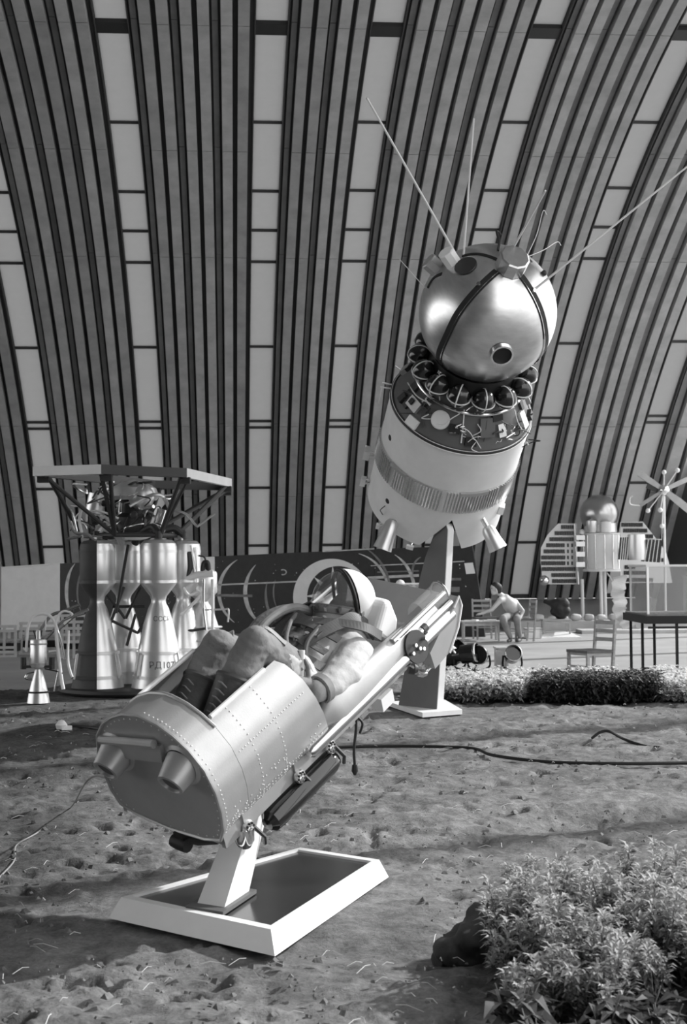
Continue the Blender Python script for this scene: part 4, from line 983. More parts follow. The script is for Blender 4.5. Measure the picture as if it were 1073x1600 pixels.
# white boards in front of the mural
def board(x0,x1,yt,yb,Y,label,th=.03):
    a=at_y(x0,yt[0],Y);b=at_y(x1,yt[1],Y);zb=at_y(x0,yb,Y)[2]; c=(a+b)/2; base=np.array([c[0],Y,.02])
    st=thing('display_board',label,'board',Matrix.Translation(Vector(base)))
    lo=zb-.02
    MB().hexa([(a[0]-c[0],0,lo),(b[0]-c[0],0,lo),(b[0]-c[0],th,lo),(a[0]-c[0],th,lo),(a[0]-c[0],0,a[2]-.02),(b[0]-c[0],0,b[2]-.02),(b[0]-c[0],th,b[2]-.02),(a[0]-c[0],th,a[2]-.02)]).build('sheet',mm['white_matte'],st)
    for x in (a[0]-c[0]+.08,b[0]-c[0]-.08): MB().box((x,th+.03,(a[2])/2),(.05,.05,a[2]-.02)).build('leg',mm['wood'],st)
    MB().tube([(a[0]-c[0],.0,a[2]-.02),(b[0]-c[0],0,b[2]-.02)],.015,6).build('top_strip',mm['white_paint'],st)
board(2,93,(887,881),985,27.0,'blank white board standing behind the small rocket engine')
board(304,335,(872,871),972,29.0,'narrow white board standing right of the large rocket engine')
# ================================================================ stacked wooden benches / railings far left
def bench(x0,x1,Y,ys,label,name='slatted_bench'):
    a=at_y(x0,1000,Y);b=at_y(x1,1000,Y);base=np.array([(a[0]+b[0])/2,Y,.02]); W=b[0]-a[0]
    st=thing(name,label,'bench',Matrix.Translation(Vector(base)))
    zt=0
    for y in ys:
        z=at_y(x0,y,Y)[2]-.02; zt=max(zt,z); MB().box((0,0,z),(W,.025,.05)).build('slat',mm['wood_light'],st)
    for x in (-W/2+.03,0,W/2-.03):
        for dy in (.03,.42): MB().box((x,dy,zt/2),(.045,.04,zt if dy<.1 else zt*.55)).build('leg',mm['wood_light'],st)
    zs=zt*.55
    for k in range(4): MB().box((0,.06+.11*k,zs),(W,.09,.025)).build('seat_slat',mm['wood'],st)
    MB().box((0,.22,zs*.55),(W*.94,.3,.14)).build('shelf_box',mm['black'],st)
bench(-14,26,25.5,(979,986,1012,1019,1026),'slatted bench at the left picture edge')
bench(30,92,26.2,(974,982,990,1014,1022),'slatted bench partly behind the small rocket engine')
bench(94,136,25.0,(962,972,982,992,1003),'slatted bench between the two rocket engines')
# ================================================================ ladder-back chairs
def chair(name,label,P,rz,s=1.0,group='plain wooden chairs'):
    st=thing(name,label,'chair',Matrix.Translation(Vector(P))@Matrix.Rotation(rz,4,'Z')@Matrix.Scale(s,4),group)
    w,d=.20,.19
    for x in (-w,w):
        MB().box((x,-d,.22),(.036,.036,.44)).build('leg',mm['wood'],st)
        MB().hexa([(x-.018,d-.018,0),(x+.018,d-.018,0),(x+.018,d+.018,0),(x-.018,d+.018,0),(x-.018,d+.06,.86),(x+.018,d+.06,.86),(x+.018,d+.09,.86),(x-.018,d+.09,.86)]).build('leg',mm['wood'],st)
        MB().box((x,0,.2),(.02,2*d,.025)).build('stretcher',mm['wood'],st)
    MB().box((0,-d,.26),(2*w,.02,.025)).build('stretcher',mm['wood'],st)
    MB().box((0,-.005,.455),(.44,.42,.035)).build('seat',mm['boot'],st); MB().box((0,0,.425),(.41,.39,.04)).build('seat_frame',mm['wood'],st)
    for z in (.60,.71,.82): MB().box((0,d+.035+.045*z,z),(2*w,.016,.05)).build('back_slat',mm['wood'],st)
    return st
cp=ground(922,1074,z=0); chair('wooden_chair','wooden ladder-back chair with dark seat standing behind the flower bed',(cp[0],cp[1],.02),math.radians(-62))
pp=ground(808,1003,z=.02); chair('wooden_chair','wooden chair the seated person sits on',(pp[0]+.12,pp[1]+.25,.02),math.radians(-78))
cc=ground(765,1001,z=.02); chair('wooden_chair','wooden ladder-back chair behind the low table with papers',(cc[0]-.05,cc[1]+.6,.02),math.radians(8),1.0)
# ================================================================ person sitting, leaning to the table
def person():
    Y=pp[1]; st=thing('person','bare-chested person in grey trousers sitting and leaning over the low table','person',Matrix.Translation(Vector((pp[0],Y,.02))))
    B=np.array([pp[0],Y,.02])
    def q(x,y,dy=0): return at_y(x,y,Y+dy)-B
    hip=q(804,966,.22); hip[2]=max(hip[2],.53)
    chest=q(796,945,.12); neck=q(785,931,.05); head=q(774,921,-.02)
    c=[(hip,.135,q(803,955,.2),.135),(q(803,955,.2),.135,chest,.15),(chest,.15,q(789,936,.08),.11),(q(789,936,.08),.10,neck,.055),(neck,.055,head+[.02,0,-.05],.05)]
    sl=q(781,938,-.06); sr=q(805,941,.16)
    c+=[(sl,.065,q(789,936,.08),.09),(sr,.065,q(789,936,.08),.09)]
    el=q(768,953,-.15); hl=q(751,959,-.2); er=q(817,955,.02); hr=q(811,968,-.14)
    c+=[(sl,.058,el,.042),(el,.042,hl,.03),(sr,.058,er,.042),(er,.042,hr,.03)]
    c+=[(head+[0,0,-.02],.085,head+[-.02,-.01,.04],.09),(head+[-.05,-.03,-.07],.05,head,.07),(head+[-.085,-.04,.0],.018,head+[-.10,-.045,-.025],.014)]
    for h,dx in ((hl,-1),(hr,-.5)):
        c.append((h,.03,h+[.06*dx,-.02,-.01],.028))
        for k in range(4): c.append((h+[.05*dx,-.03+.018*k,-.01],.010,h+[.11*dx,-.035+.02*k,-.03-.004*k],.008))
        c.append((h+[.02*dx,-.035,.0],.011,h+[.07*dx,-.06,-.01],.009))
    fused('body',c,.016,mm['skin'],st,3)
    kl=q(785,967,-.30); kr=q(807,969,-.22); fl=q(797,998,-.12); fr=q(812,999,-.05); kl[2]=.50; kr[2]=.48; fl[2]=.07; fr[2]=.07
    t=[(hip,.14,hip+[0,-.03,.06],.138)]
    for k,f_,dx in ((kl,fl,-.08),(kr,fr,.08)): t+=[(hip+[dx,-.02,0],.10,k,.075),(k,.078,(k+f_)/2+[0,.02,0],.065),((k+f_)/2+[0,.02,0],.065,f_+[0,0,.04],.05)]
    fused('trousers',t,.016,mm['trousers'],st,3)
    for f_ in (fl,fr): fused('shoe',[(f_+[0,.03,-.025],.045,f_+[-.06,-.14,-.035],.035)],.012,mm['boot'],st,2)
    h=[(head+[.0,-.005,.065],.098,head+[.045,.0,.035],.098),(head+[.06,.0,-.02],.075,head+[.03,0,.05],.095)]
    fused('hair',h,.014,mm['hair'],st,2)
    for dy in (-.035,.03): MB().sphere(head+[-.085,-.045+dy*.6,.025],.011,8,6).build('eye',mm['hair'],st)
    MB().sphere(head+[.0,-.09,-.01],.025,10,6,sc=1.3).build('ear',mm['skin'],st)
person()
# low tables, papers, jacket
def low_table(name,label,x0,x1,yt,Y,dep,m='wood_light'):
    a=at_y(x0,yt,Y);b=at_y(x1,yt,Y);z=a[2]; base=np.array([(a[0]+b[0])/2,Y+dep/2,.02]); W=b[0]-a[0]; z-=.02
    st=thing(name,label,'table',Matrix.Translation(Vector(base)))
    MB().box((0,0,z-.015),(W,dep,.03)).build('table_top',mm[m],st)
    for x in (-1,1):
        for y in (-1,1): MB().box((x*(W/2-.04),y*(dep/2-.04),(z-.03)/2),(.035,.035,z-.03)).build('leg',mm[m],st)
    MB().box((0,-dep/2+.03,z-.07),(W-.1,.02,.06)).build('apron',mm[m],st)
    return base,z+.02
tb,tz=low_table('low_table','low pale wooden table covered in papers in front of the seated person',722,782,971,29.7,.5)
rng=random.Random(8)
for k in range(7):
    x=tb[0]-.36+.12*k; sz=(.12+.06*(k%2),.16,.006+.012*(k%3))
    o=MB().box((0,0,0),sz,Matrix.Rotation(rng.uniform(-.5,.5),3,'Z')).build('paper_sheet',mm['white_paint']); o.location=(x,tb[1]+rng.uniform(-.12,.12),tz+sz[2]/2)
    tag(o,'white paper lying on the low pale table','paper','papers on the low table')
tb2,tz2=low_table('low_table','low dark table standing right of the seated person under the jacket',848,893,968,31.2,.5,'wood')
def jacket():
    a=at_y(868,966,31.4); st=thing('dark_jacket','crumpled dark jacket heaped on the low dark table','jacket',Matrix.Translation(Vector((a[0],31.45,tz2))))
    B=np.array([a[0],31.45,tz2]); q=lambda x,y:at_y(x,y,31.45)-B
    fused('cloth',[(q(852,940),.06,q(866,944),.10),(q(866,944),.12,q(880,943),.13),(q(872,950),.15,q(876,960)+[0,0,0],.14),(q(866,955),.10,q(882,955),.13)],.02,mm['black'],st,4,.05,6)
    MB().tube(bez([q(884,940),q(886,950),q(884,962)],5),.02,6).build('sleeve_edge',mm['boot'],st)
jacket()
o=MB().hexa([(-.5,-.25,0),(.38,-.25,0),(.2,.3,0),(-.6,.3,0),(-.5,-.25,.012),(.38,-.25,.012),(.2,.3,.10),(-.6,.3,.10)]).build('paper_board',mm['white_paint']); g=ground(876,995,z=.02); o.location=(g[0],g[1]-.2,.021)
tag(o,'white sheet lying flat on the paving right of the seated person','sheet')
g=ground(822,1000); 
def crate(px0,px1,yt,yb,Y,label,m,name='crate'):
    a=at_y(px0,yt,Y);b=at_y(px1,yt,Y);W=b[0]-a[0];H=a[2]-.02
    st=thing(name,label,'box',Matrix.Translation(Vector(((a[0]+b[0])/2,Y+.2,.02))))
    MB().box((0,0,H/2),(W,.4,H*.96)).build('body',mm[m],st); MB().box((0,0,H-.012),(W+.03,.43,.03)).build('lid',mm['wood_light'],st)
    for x in (-W/2,W/2): MB().box((x,-.2,H/2),(.03,.03,H*.9)).build('corner_batten',mm['wood_light'],st)
crate(822,845,982,1000,30.6,'low pale box on the paving right of the seated person','white_matte')
# ================================================================ black stage spotlights lying behind the flower bed
def spot(px,py,Y,ax,r,L,label):
    c=at_y(px,py,Y); z=max(c[2],r+.03); st=thing('spotlight',label,'spotlight',Matrix.Translation(Vector((c[0],Y,.02))),'black spotlights behind the flower bed')
    ax=np.array(ax,float); ax/=np.linalg.norm(ax); O=np.array([0,0,z-.02])
    MB().lathe([(1e-4,0),(r*.7,0),(r*.75,L*.3),(r,L*.35),(r,L),(r*.92,L),(r*.9,L*.8),(1e-4,L*.8)],O-ax*L/2,ax,20).build('housing',mm['black_gloss'],st)
    MB().lathe([(r*.98,0),(r*1.05,.01),(r*1.05,.03),(r*.98,.04)],O+ax*(L/2-.03),ax,20).build('bezel',mm['silver_rail'],st)
    MB().tube(bez([O+[-r*1.1,0,0],O+[-r*1.1,0,-z*.6],O+[0,0,-z+.05],O+[r*1.1,0,-z*.6],O+[r*1.1,0,0]],5),.016,6).build('yoke',mm['black'],st)
    MB().box((0,0,.015),(r*1.2,r*1.2,.03)).build('foot',mm['black'],st)
spot(706,1023,21.2,(.6,-.5,.5),.17,.34,'black spotlight nearest the pillar behind the flower bed')
spot(727,1022,21.0,(.9,-.4,.15),.14,.36,'black spotlight lying on its side, second from the pillar')
spot(748,1024,21.1,(-.2,-1,.1),.14,.32,'black spotlight facing the camera, third from the pillar')
spot(800,1024,21.0,(.05,-1,.35),.12,.28,'black spotlight standing apart, farthest right of the spotlights')
crate(776,792,1012,1040,21.4,'narrow pale wooden box between the black spotlights','wood_light')
# ================================================================ raised planter with the domed satellite
PY=34.2
mb=MB(); a=at_y(796,980,PY); 
struct(mb.box((a[0]+5.2,PY+1.7,.13),(10.4,3.4,.24)).build('trim_20',mm['concrete']))
rng=random.Random(4)
for k in range(34):
    s_=rng.uniform(.13,.2); x=a[0]+.12+k*.30; o=fused('edging_stone',[((-.06,0,s_*.4),s_*.5,(.06,0,s_*.45),s_*.5)],.05,mm['concrete'],None,2,.05,5)
    o.location=(x,PY+.12+rng.uniform(-.04,.04),.25); o.rotation_euler=(0,0,rng.uniform(-.4,.4)); tag(o,'rounded pale stone in the row edging the raised planter','stone','edging stones of the planter')
def satellite():
    Y=35.6; zb=.25; c=at_y(941,960,Y); base=np.array([c[0],Y,zb])
    st=thing('domed_satellite','domed satellite with two big solar wings on thin legs in the planter','satellite',Matrix.Translation(Vector(base)))
    q=lambda x,y,dy=0:at_y(x,y,Y+dy)-base
    u=1/(FPX/Y)      # metre per pixel there
    b0,b1=q(940,893),q(940,833)
    mb=MB(); R=27*u
    mb.lathe([(1e-4,0),(R*1.08,0),(R*1.08,.05),(R,.08),(R*.97,.3),(R*1.0,.5),(R,b1[2]-b0[2]-.05),(R*1.07,b1[2]-b0[2]-.03),(R*1.07,b1[2]-b0[2]),(1e-4,b1[2]-b0[2]+.01)],b0,(0,0,1),32); body=mb.build('body',mm['white_matte'],st)
    for k in range(12):
        t=2*math.pi*k/12; MB().tube([b0+[R*1.02*math.cos(t),R*1.02*math.sin(t),.06],b0+[R*1.02*math.cos(t),R*1.02*math.sin(t),b1[2]-b0[2]-.04]],.014,6).build('body_rib',mm['silver_rail'],body)
    d0=q(936,803); R2=30*u
    MB().sphere(d0,R2,32,20).build('dome',mm['dome_metal'],st); MB().lathe([(R2*.86,0),(R2*.8,.4)],q(938,832),(0,0,1),24).build('dome_neck',mm['nozzle'],st)
    MB().lathe([(1e-4,0),(.10,0),(.13,.06),(.13,.28),(1e-4,.33)],q(924,832,-.5),(0,0,1),16).build('instrument_drum',mm['nozzle'],st)
    MB().lathe([(1e-4,0),(.14,0),(.14,.26),(1e-4,.28)],q(946,832,-.45),(0,0,1),16).build('instrument_drum',mm['white_matte'],st)
    # wings: outline frame + rows of dark cells, each a piece
    def wing(outline,rows,holes,side):
        P=[q(x,y,.1) for x,y in outline]; mb=MB(); mb.prism([(p[0],p[2]) for p in P],(0,.14,0),(1,0,0),(0,0,1),.04); wg=mb.build('solar_wing',mm['wire_white'],st)
        for x0,x1,y in rows:
            n=max(1,round((x1-x0)/3.6))
            for k in range(n):
                xa=x0+(x1-x0)*k/n; xb=x0+(x1-x0)*(k+1)/n; A=q(xa+.15,y-3.0,.1);B=q(xb-.15,y+3.0,.1)
                MB().box(((A[0]+B[0])/2,.09,(A[2]+B[2])/2),(abs(B[0]-A[0]),.02,abs(A[2]-B[2]))).build('solar_cell',mm['cell'],wg)
        return wg
    rowsL=[(876,896,823.5),(866,896,833),(858,896,842.5),(853,882,852),(849,882,861.5),(845,883,871),(845,883,880),(846,899,889),(861,899,898.5),(862,900,908)]
    wing([(848,913),(903,913),(901,818),(872,818),(855,836),(845,856),(844,876)],rowsL,None,-1)
    rowsR=[(970,1004,820),(973,1011,829),(985,1020,838),(1031,1040,875),(975,992,886),(974,1012,895),(974,1020,906)]
    wing([(969,911),(1050,911),(1045,880),(1040,862),(1022,838),(1004,815),(969,816)],rowsR,None,1)
    for xa in (884,889.5,895):   # slotted braces
        pass
    for y in (852,861.5,871,880):
        for x in (887,893.5): A=q(x,y,.1); MB().box((A[0],.10,A[2]),(.045,.02,.09)).build('slot',mm['cell'],st)
    # folded small panels in front
    for outl in ([(968,840),(985,839),(982,875),(965,874)],[(1007,843),(1034,844),(1030,879),(1001,877)]):
        P=[q(x,y,-.9) for x,y in outl]; mb=MB(); mb.prism([(p[0],p[2]) for p in P][::-1],(0,-.9,0),(1,0,0),(0,0,1),.03); sp_=mb.build('side_panel',mm['cell'],st)
        for k in range(1,5):
            A=P[0]*(1-k/5)+P[1]*k/5; B=P[3]*(1-k/5)+P[2]*k/5; MB().tube([A*[1,0,1]+[0,-.93,0],B*[1,0,1]+[0,-.93,0]],.012,5).build('panel_rib',mm['wire_white'],sp_)
    MB().lathe([(1e-4,0),(.22,0),(.24,.2),(.22,.62),(1e-4,.66)],q(994,875,-.85),(0,0,1),18).build('side_drum',mm['nozzle'],st)
    MB().tube([q(968,842,-.9)*[1,1,1],q(1034,844,-.9)],.03,6).build('cross_arm',mm['silver_rail'],st); MB().tube([q(990,860,-.85),q(968,860,0)],.04,6).build('cross_arm',mm['silver_rail'],st)
    MB().sphere(q(850,907,-.1),.13,16,10).build('end_ball',mm['chrome'],st); MB().sphere(q(967,905,-.3),.08,12,8).build('end_ball',mm['chrome'],st)
    MB().sphere(q(909,831,-.3),.07,10,6).build('end_ball',mm['white_paint'],st)
    for y in (840,850,866,882): MB().box(q(906,y,-.1),(.22,.16,.12)).build('hinge_box',mm['nozzle'],st)
    MB().tube([q(898,818,.0),q(903,913,0)],.03,6).build('hinge_post',mm['nozzle'],st)
    for x,y0,dy in ((909,905,.0),(938,893,-.15),(944,893,.15),(968,905,.3)):
        p=q(x,y0,dy); MB().tube([(p[0],dy,p[2]),(p[0]+.01,dy,0.0)],.045,8).build('leg',mm['wire_white'],st)
    MB().tube(bez([q(948,895,-.2),q(955,905,-.2),(q(962,916,-.2))],5),.015,6).build('cable',mm['wire_white'],st)
satellite()
def ribbon_stand():
    Y=33.0; base=np.array([at_y(968,980,Y)[0],Y,.02]); st=thing('film_ribbon','crumpled pale foil ribbon hanging down from the satellite to a low slab','ribbon',Matrix.Translation(Vector(base)))
    q=lambda x,y,dy=0:at_y(x,y,Y+dy)-base
    V=[];pts=[(967,900),(966,915),(966,930),(967,945),(971,960),(977,972),(985,984),(992,994)]
    P=bez([q(x,y,.25-.25*i/7) for i,(x,y) in enumerate(pts)],6); W=[.34+.05*math.sin(i*1.3) for i in range(len(P))]
    P=[p+np.array([.02*math.sin(i*.5),.025*math.sin(i*.6),0]) for i,p in enumerate(P)]
    P[-1][2]=max(P[-1][2],.09); MB().ribbon(P,(.25,-1,.15),W,.01).build('foil',mm['dull_metal'],st)
    MB().box((.35,0,.04),(2.6,.9,.08)).build('slab',mm['concrete'],st)
ribbon_stand()
# ================================================================ star-armed probe on a mast
def probe():
    Y=33.2; c=at_y(1037,765,Y); base=np.array([c[0]-.12,Y+1.6,.25]); st=thing('star_probe','small probe with crossed flat arms and ball hub on a mast at far right','satellite',Matrix.Translation(Vector(base)))
    q=lambda x,y,dy=0:at_y(x,y,Y+1.6+dy)-base
    h=q(1037,766); MB().sphere(h,.14,18,12).build('hub',mm['chrome'],st)
    for (x,y),w,dy in (((998,740),.16,.1),((1080,800),.20,-.2),((1076,748),.12,.2),((1000,790),.09,-.1)):
        e=q(x,y,dy); d=e-h; MB().ribbon([h+d*.08,h+d*.5,e],(0,-1,.4),[w*.7,w,w],.02).build('arm',mm['dull_metal'],st)
    for (x,y) in ((1058,735),(1037,738),(1012,798),(1031,797),(1034,822)):
        e=q(x,y,-.1); MB().tube([h,e],.015,6).build('rod',mm['wire_white'],st); MB().sphere(e,.06,10,6).build('rod_tip',mm['white_paint'],st)
    MB().tube(bez([q(1000,790,-.1),q(985,788,-.1),q(984,778,-.1),q(988,775,-.1)],5),.015,6).build('hook',mm['wire_white'],st)
    MB().box(q(1018,762,.05),(.26,.06,.12),Matrix.Rotation(-.4,3,'Y').transposed()).build('dark_vane',mm['darkmetal'],st)
    MB().tube([h,(h[0]+.02,.12,h[2]*.5),(h[0]+.02,.12,0)],.03,8).build('mast',mm['nozzle'],st); MB().lathe([(1e-4,0),(.22,0),(.2,.04),(1e-4,.05)],(h[0]+.02,.12,0),(0,0,1),16).build('mast_foot',mm['nozzle'],st)
    MB().tube([q(1036,780),q(1031,900,.1)],.008,5).build('stay_wire',mm['wire_white'],st)
probe()
# ================================================================ glass cases
def table_case():
    f_=ground(1059,1062); Y0=f_[1]; base=np.array([f_[0]+.1,Y0+.75,0.02]); st=thing('black_table','tall black-topped table on thin black legs at the right edge','table',Matrix.Translation(Vector(base)))
    zt=.86; x0=at_y(1000,966,Y0+.3)[0]-base[0]; W=2.4
    MB().box((x0+W/2,0,zt-.05),(W,1.6,.11)).build('table_top',mm['black'],st); MB().box((x0+W/2,0,zt+.012),(W-.06,1.54,.02)).build('top_pad',mm['strap_mid'],st)
    for x in (-.10,x0+.10,x0+W-.1):
        for y in (-.72,.72) if x>x0+.2 else (.72,-.1): MB().box((x,y,(zt-.1)/2),(.035,.035,zt-.1)).build('leg',mm['black'],st)
    MB().box((x0+W/2,-.72,zt-.16),(W-.1,.025,.03)).build('rail',mm['black'],st)
    cs=thing('glass_case','clear glass display case on the tall black table at the right edge','case',Matrix.Translation(Vector(base+np.array([0,0,zt+.024]))))
    hx=x0+.08; W2=1.9; Hc=.66; D=1.2
    for c,s_ in (((hx,0,Hc/2),(.012,D,Hc)),((hx+W2,0,Hc/2),(.012,D,Hc)),((hx+W2/2,-D/2,Hc/2),(W2,.012,Hc)),((hx+W2/2,D/2,Hc/2),(W2,.012,Hc))): MB().box(c,s_).build('pane',mm['case_glass'],cs)
    for x in (hx,hx+W2):
        for y in (-D/2,D/2): MB().box((x,y,Hc/2),(.03,.03,Hc)).build('corner_strip',mm['nozzle'],cs)
    MB().box((hx+W2/2,0,Hc+.015),(W2+.06,D+.06,.03)).build('lid',mm['white_paint'],cs)
    # mount card inside
    o=MB().box((0,0,.26),(.03,.72,.52)).build('backing_card',mm['nozzle']); o.location=base+np.array([hx+.75,.05,zt+.026]); tag(o,'grey card standing inside the glass case on the black table','card')
table_case()
def far_case():
    Y=24.5; a=at_y(566,913,Y);b=at_y(660,913,Y); base=np.array([(a[0]+b[0])/2,Y+.4,.02]); zb=at_y(566,987,Y)[2]; W=b[0]-a[0]
    st=thing('case_table','plain table carrying the clear case behind the seat','table',Matrix.Translation(Vector(base)))
    MB().box((0,0,zb-.05),(W+.1,.9,.05)).build('table_top',mm['nozzle'],st)
    for x in (-W/2,W/2):
        for y in (-.4,.4): MB().box((x,y,(zb-.07)/2),(.05,.05,zb-.07)).build('leg',mm['wood'],st)
    cs=thing('glass_case','clear glass display case seen behind the head of the seat','case',Matrix.Translation(Vector(base+np.array([0,0,zb-.02]))))
    H=a[2]-zb; D=.7
    for c,s_ in (((0,-D/2,H/2),(W,.01,H)),((0,D/2,H/2),(W,.01,H)),((-W/2,0,H/2),(.01,D,H)),((W/2,0,H/2),(.01,D,H)),((0,0,H),(W,D,.01))): MB().box(c,s_).build('pane',mm['case_glass'],cs)
    for x in (-W/2,W/2):
        for y in (-D/2,D/2): MB().box((x,y,H/2),(.02,.02,H)).build('corner_strip',mm['nozzle'],cs)
    for y in (-D/2,D/2): MB().box((0,y,H),(W,.02,.02)).build('edge_strip',mm['nozzle'],cs)
    # small white model inside
    o=thing('model_rocket','small pale model standing in the case behind the seat','model',Matrix.Translation(Vector(base+np.array([.15,0,zb-.014]))))
    MB().lathe([(1e-4,0),(.14,0),(.14,.02),(.05,.05),(.05,.4),(.08,.5),(.08,.66),(1e-4,.74)],(0,0,0),(0,0,1),16).build('model_body',mm['white_matte'],o); MB().sphere((0,0,.8),.08,14,8).build('model_ball',mm['white_paint'],o)
far_case()
# ================================================================ planting
def leaf(mb,p,d,up,L,w,curl=.3):
    d=np.array(d,float); d/=np.linalg.norm(d); s=np.cross(d,up); s/=np.linalg.norm(s)+1e-9; n=np.cross(s,d)
    a=p; b=p+d*L*.45+n*L*.08; t=p+d*L-n*L*curl
    mb.add([a,b-s*w/2+n*w*.2,b,b+s*w/2+n*w*.2,t],[(0,1,2),(0,2,3),(1,4,2),(2,4,3)],True)
def plant_parts(seed,H,spread,nst,lw=.045,fl=True):
    r=random.Random(seed); st=MB();fo=MB();ff=MB()
    for k in range(nst):
        a=r.uniform(0,6.28); h=H*r.uniform(.65,1.05); tip=np.array([spread*math.cos(a)*r.uniform(.2,1),spread*math.sin(a)*r.uniform(.2,1),h])
        P=bez([(0,0,0),tip*[.45,.45,.5],tip],5); st.tube(P,.0028,4)
        for q in range(9):
            f=.18+.78*q/9; i=int(f*(len(P)-1)); p=P[i]; b=r.uniform(0,6.28); el=r.uniform(-.2,.5)
            L=lw*r.uniform(1.3,2.1)*(1.15-.5*f); leaf(fo,p,(math.cos(b),math.sin(b),el),np.array([0,0,1.0]),L,L*.5,r.uniform(.1,.4))
        if fl:
            for q in range(46):      # pale feathery head
                b=r.uniform(0,6.28); el=r.uniform(-.2,1.2); z=r.uniform(-.09,.03); leaf(ff,tip+[.008*math.cos(b),.008*math.sin(b),z],(math.cos(b),math.sin(b),el),np.array([0,0,1.0]),r.uniform(.026,.05),r.uniform(.012,.022),.2)
    return st,fo,ff
protos=[]
for v in range(6):
    st,fo,ff=plant_parts(20+v,[.30,.34,.26,.31,.36,.25][v],.10,[7,8,7,6,8,7][v])
    protos.append((st.mesh('stem',mm['stem']),fo.mesh('foliage',mm['leaf']),ff.mesh('flower_head',mm['floret'])))
low=[]
for v in range(4):
    st,fo,ff=plant_parts(60+v,[.24,.28,.22,.26][v],.12,7,.085,False); low.append((st.mesh('stem',mm['stem']),fo.mesh('foliage',mm['leaf'])))
rng=random.Random(31); spots=[]
tries=0
while len(spots)<88 and tries<6000:
    tries+=1
    Y=rng.uniform(4.15,6.35); X=rng.uniform(.30,1.75)
    left=.58 if Y>5.0 else .42+.18*(Y-4.1)
    if X<left+(.25*(Y-5.7) if Y>5.7 else 0) or X>Y*.25+.30: continue
    if any((X-a)**2+(Y-b)**2<.095**2 for a,b in spots): continue
    spots.append((X,Y))
for k,(X,Y) in enumerate(spots):
    v=rng.randrange(6); s_=rng.uniform(.8,1.12)*(1.0 if Y>4.7 else .75)
    fl=Y>4.85 or rng.random()<.12; o=thing('flowering_plant' if fl else 'leafy_plant','leafy plant with pale feathery flower head in the foreground bed' if fl else 'broad-leaved plant without flowers at the front of the foreground bed','plant',Matrix.Translation(Vector((X,Y,-.015)))@Matrix.Rotation(rng.uniform(0,6.28),4,'Z')@Matrix.Scale(s_,4),'flowering plants in the foreground bed' if fl else 'broad-leaved plants in the foreground bed')
    a,b,c=protos[v]
    if not fl: a,b=low[v%4]
    link('stem',a,o); link('foliage',b,o)
    if fl: link('flower_head',c,o)
# dark clod of earth beside the foreground plants
cl=ground(735,1500); o=fused('soil_clod',[((0,0,.05),.10,(.06,.08,.10),.10),((-.07,-.02,.03),.08,(0,0,.06),.09),((.05,.02,.03),.11,(.1,.1,.12),.09)],.018,mm['stone'],None,2,.09,14)
o.location=(cl[0],cl[1]+.1,-.03); tag(o,'dark lump of earth at the left edge of the foreground plants','clod')
# far flower bed: dense low bedding plants nobody could count
def bed(name,label,region,n,H,lm,fm,fprob,seed):
    r=random.Random(seed); fo=MB(); ff=MB(); made=0
    while made<n:
        X=r.uniform(.9,7.2); Y=r.uniform(16.35,18.4)
        px=536.5+FPX*X/Y
        if not region(px,X,Y): continue
        made+=1; h=H*r.uniform(.55,1.1)
        for q in range(5):
            b=r.uniform(0,6.28); leaf(fo,np.array([X,Y,h*r.uniform(.1,.9)]),(math.cos(b),math.sin(b),r.uniform(-.2,.8)),np.array([0,0,1.0]),r.uniform(.06,.13),r.uniform(.03,.06),.3)
        if r.random()<fprob:
            for q in range(6):
                b=r.uniform(0,6.28); leaf(ff,np.array([X+r.uniform(-.04,.04),Y+r.uniform(-.06,.02),h*r.uniform(.5,1.05)]),(math.cos(b),math.sin(b),r.uniform(.0,1)),np.array([0,0,1.0]),r.uniform(.035,.065),r.uniform(.035,.055),.2)
    o=fo.build(name,mm[lm]); tag(o,label,'flower bed',kind='stuff')
    f2=ff.build('blossoms',mm[fm],o); f2['kind']='stuff'
front=lambda X:16.95-.15*X
bed('pale_flower_bed','mass of pale bedding flowers right of the pillar',lambda p,X,Y: Y>front(X)-.02 and (p<845+20*math.sin(Y*9) or (p<960 and Y>17.35) or p>1015),5200,.27,'leaf_pale','floret_white',1.0,1)
bed('dark_flower_bed','mass of dark low bedding foliage in front of the wooden chair',lambda p,X,Y: Y>front(X)-.05 and (830<p<1030) and Y<17.6,2600,.30,'leaf_dark','leaf',.25,2)
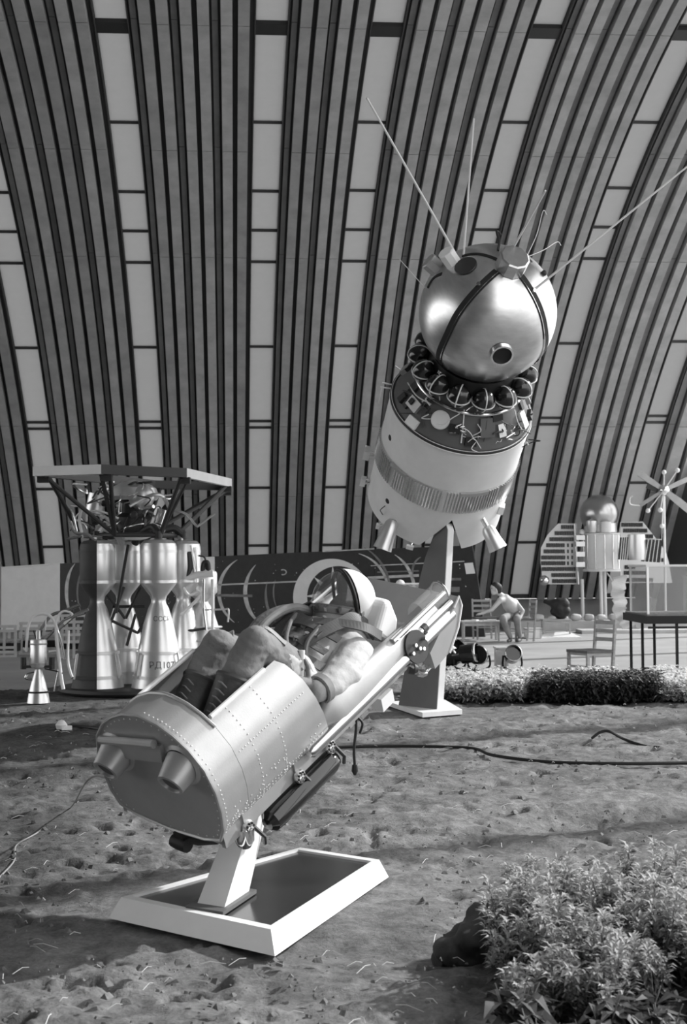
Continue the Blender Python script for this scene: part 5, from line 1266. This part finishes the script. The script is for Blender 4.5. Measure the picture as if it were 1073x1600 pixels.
# clods and straw lying on the soil
r=np.random.RandomState(5)
def hgt(X,Y): return 0.0
mb=MB()
for k in range(2600):
    Y=4.2+13*r.rand()**1.6; X=(r.rand()*2-1)*(Y*.27+.1); s_=.006+.022*r.rand()**4
    if -1.15<X<.3 and 5.9<Y<7.75 or (.4<X<1.6 and 15<Y<17): continue
    c=np.array([X,Y,s_*.25]); a=r.rand()*6.28
    V=[c+s_*np.array([math.cos(a+t)*f,math.sin(a+t)*f,z]) for t,f,z in ((0,1,0),(1.4,.8,.1),(2.9,1.1,0),(4.4,.9,-.1),(.7,.5,.7),(3.6,.55,.8))]
    mb.add(V,[(0,1,4),(1,2,4),(2,5,4),(2,3,5),(3,0,5),(0,4,5)],False)
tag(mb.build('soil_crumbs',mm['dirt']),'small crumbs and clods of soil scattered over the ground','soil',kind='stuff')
mb=MB()
for k in range(700):
    Y=4.2+12*r.rand()**1.5; X=(r.rand()*2-1)*(Y*.27+.1); L=.02+.09*r.rand(); a=r.rand()*6.28
    if -1.15<X<.3 and 5.9<Y<7.75 or (.4<X<1.6 and 15<Y<17): continue
    d=np.array([math.cos(a),math.sin(a),.1]); p=np.array([X,Y,.014]); mb.tube([p-d*L/2,p+d*L*.1+[0,0,.01],p+d*L/2],.0016,3)
tag(mb.build('straw_bits',mm['straw']),'scattered bits of pale straw on the soil','straw',kind='stuff')
# cables
def cable(pts,r_,label,m='black',z=.012,name='cable'):
    P=bez([ground(x,y,z=z if len(q)==0 else q[0]) for x,y,*q in pts],10)
    o=MB().tube(P,r_,7).build(name,mm[m]); tag(o,label,'cable'); return o
cable([(480,1170),(545,1167),(640,1166),(735,1169),(770,1180),(850,1190),(960,1193),(1085,1192)],.014,'black cable lying across the soil right of the seat')
cable([(925,1153),(938,1144,.10),(952,1143,.12),(975,1155,.05),(1005,1165),(1030,1168)],.013,'short black cable arched up from the soil near the dark foliage')
cable([(88,1140),(110,1136),(140,1137),(165,1141)],.02,'short dark cable on the soil behind the tail of the seat')
def lead():
    P=[SO+SM.T@np.array([-.01,-.33,.15])]+[at_y(138,1218,7.0),ground(110,1262,z=.02),ground(60,1300),ground(26,1320),ground(22,1345),ground(-5,1375)]
    o=MB().tube(bez(P,8),.005,6).build('thin_wire',mm['strap_mid']); tag(o,'thin pale wire running from the seat tail to the left edge','wire')
lead()
g=ground(96,1142); o=thing('white_connector','crumpled white connector lying at the cable end on the soil','connector',Matrix.Translation(Vector((g[0],g[1],0))))
MB().lathe([(1e-4,0),(.05,.01),(.06,.05),(.03,.09),(1e-4,.10)],(0,0,.01),(0,0,1),10).build('shell',mm['white_paint'],o); MB().box((.05,0,.03),(.10,.05,.04),Matrix.Rotation(.4,3,'Z')).build('plug_body',mm['white_paint'],o)
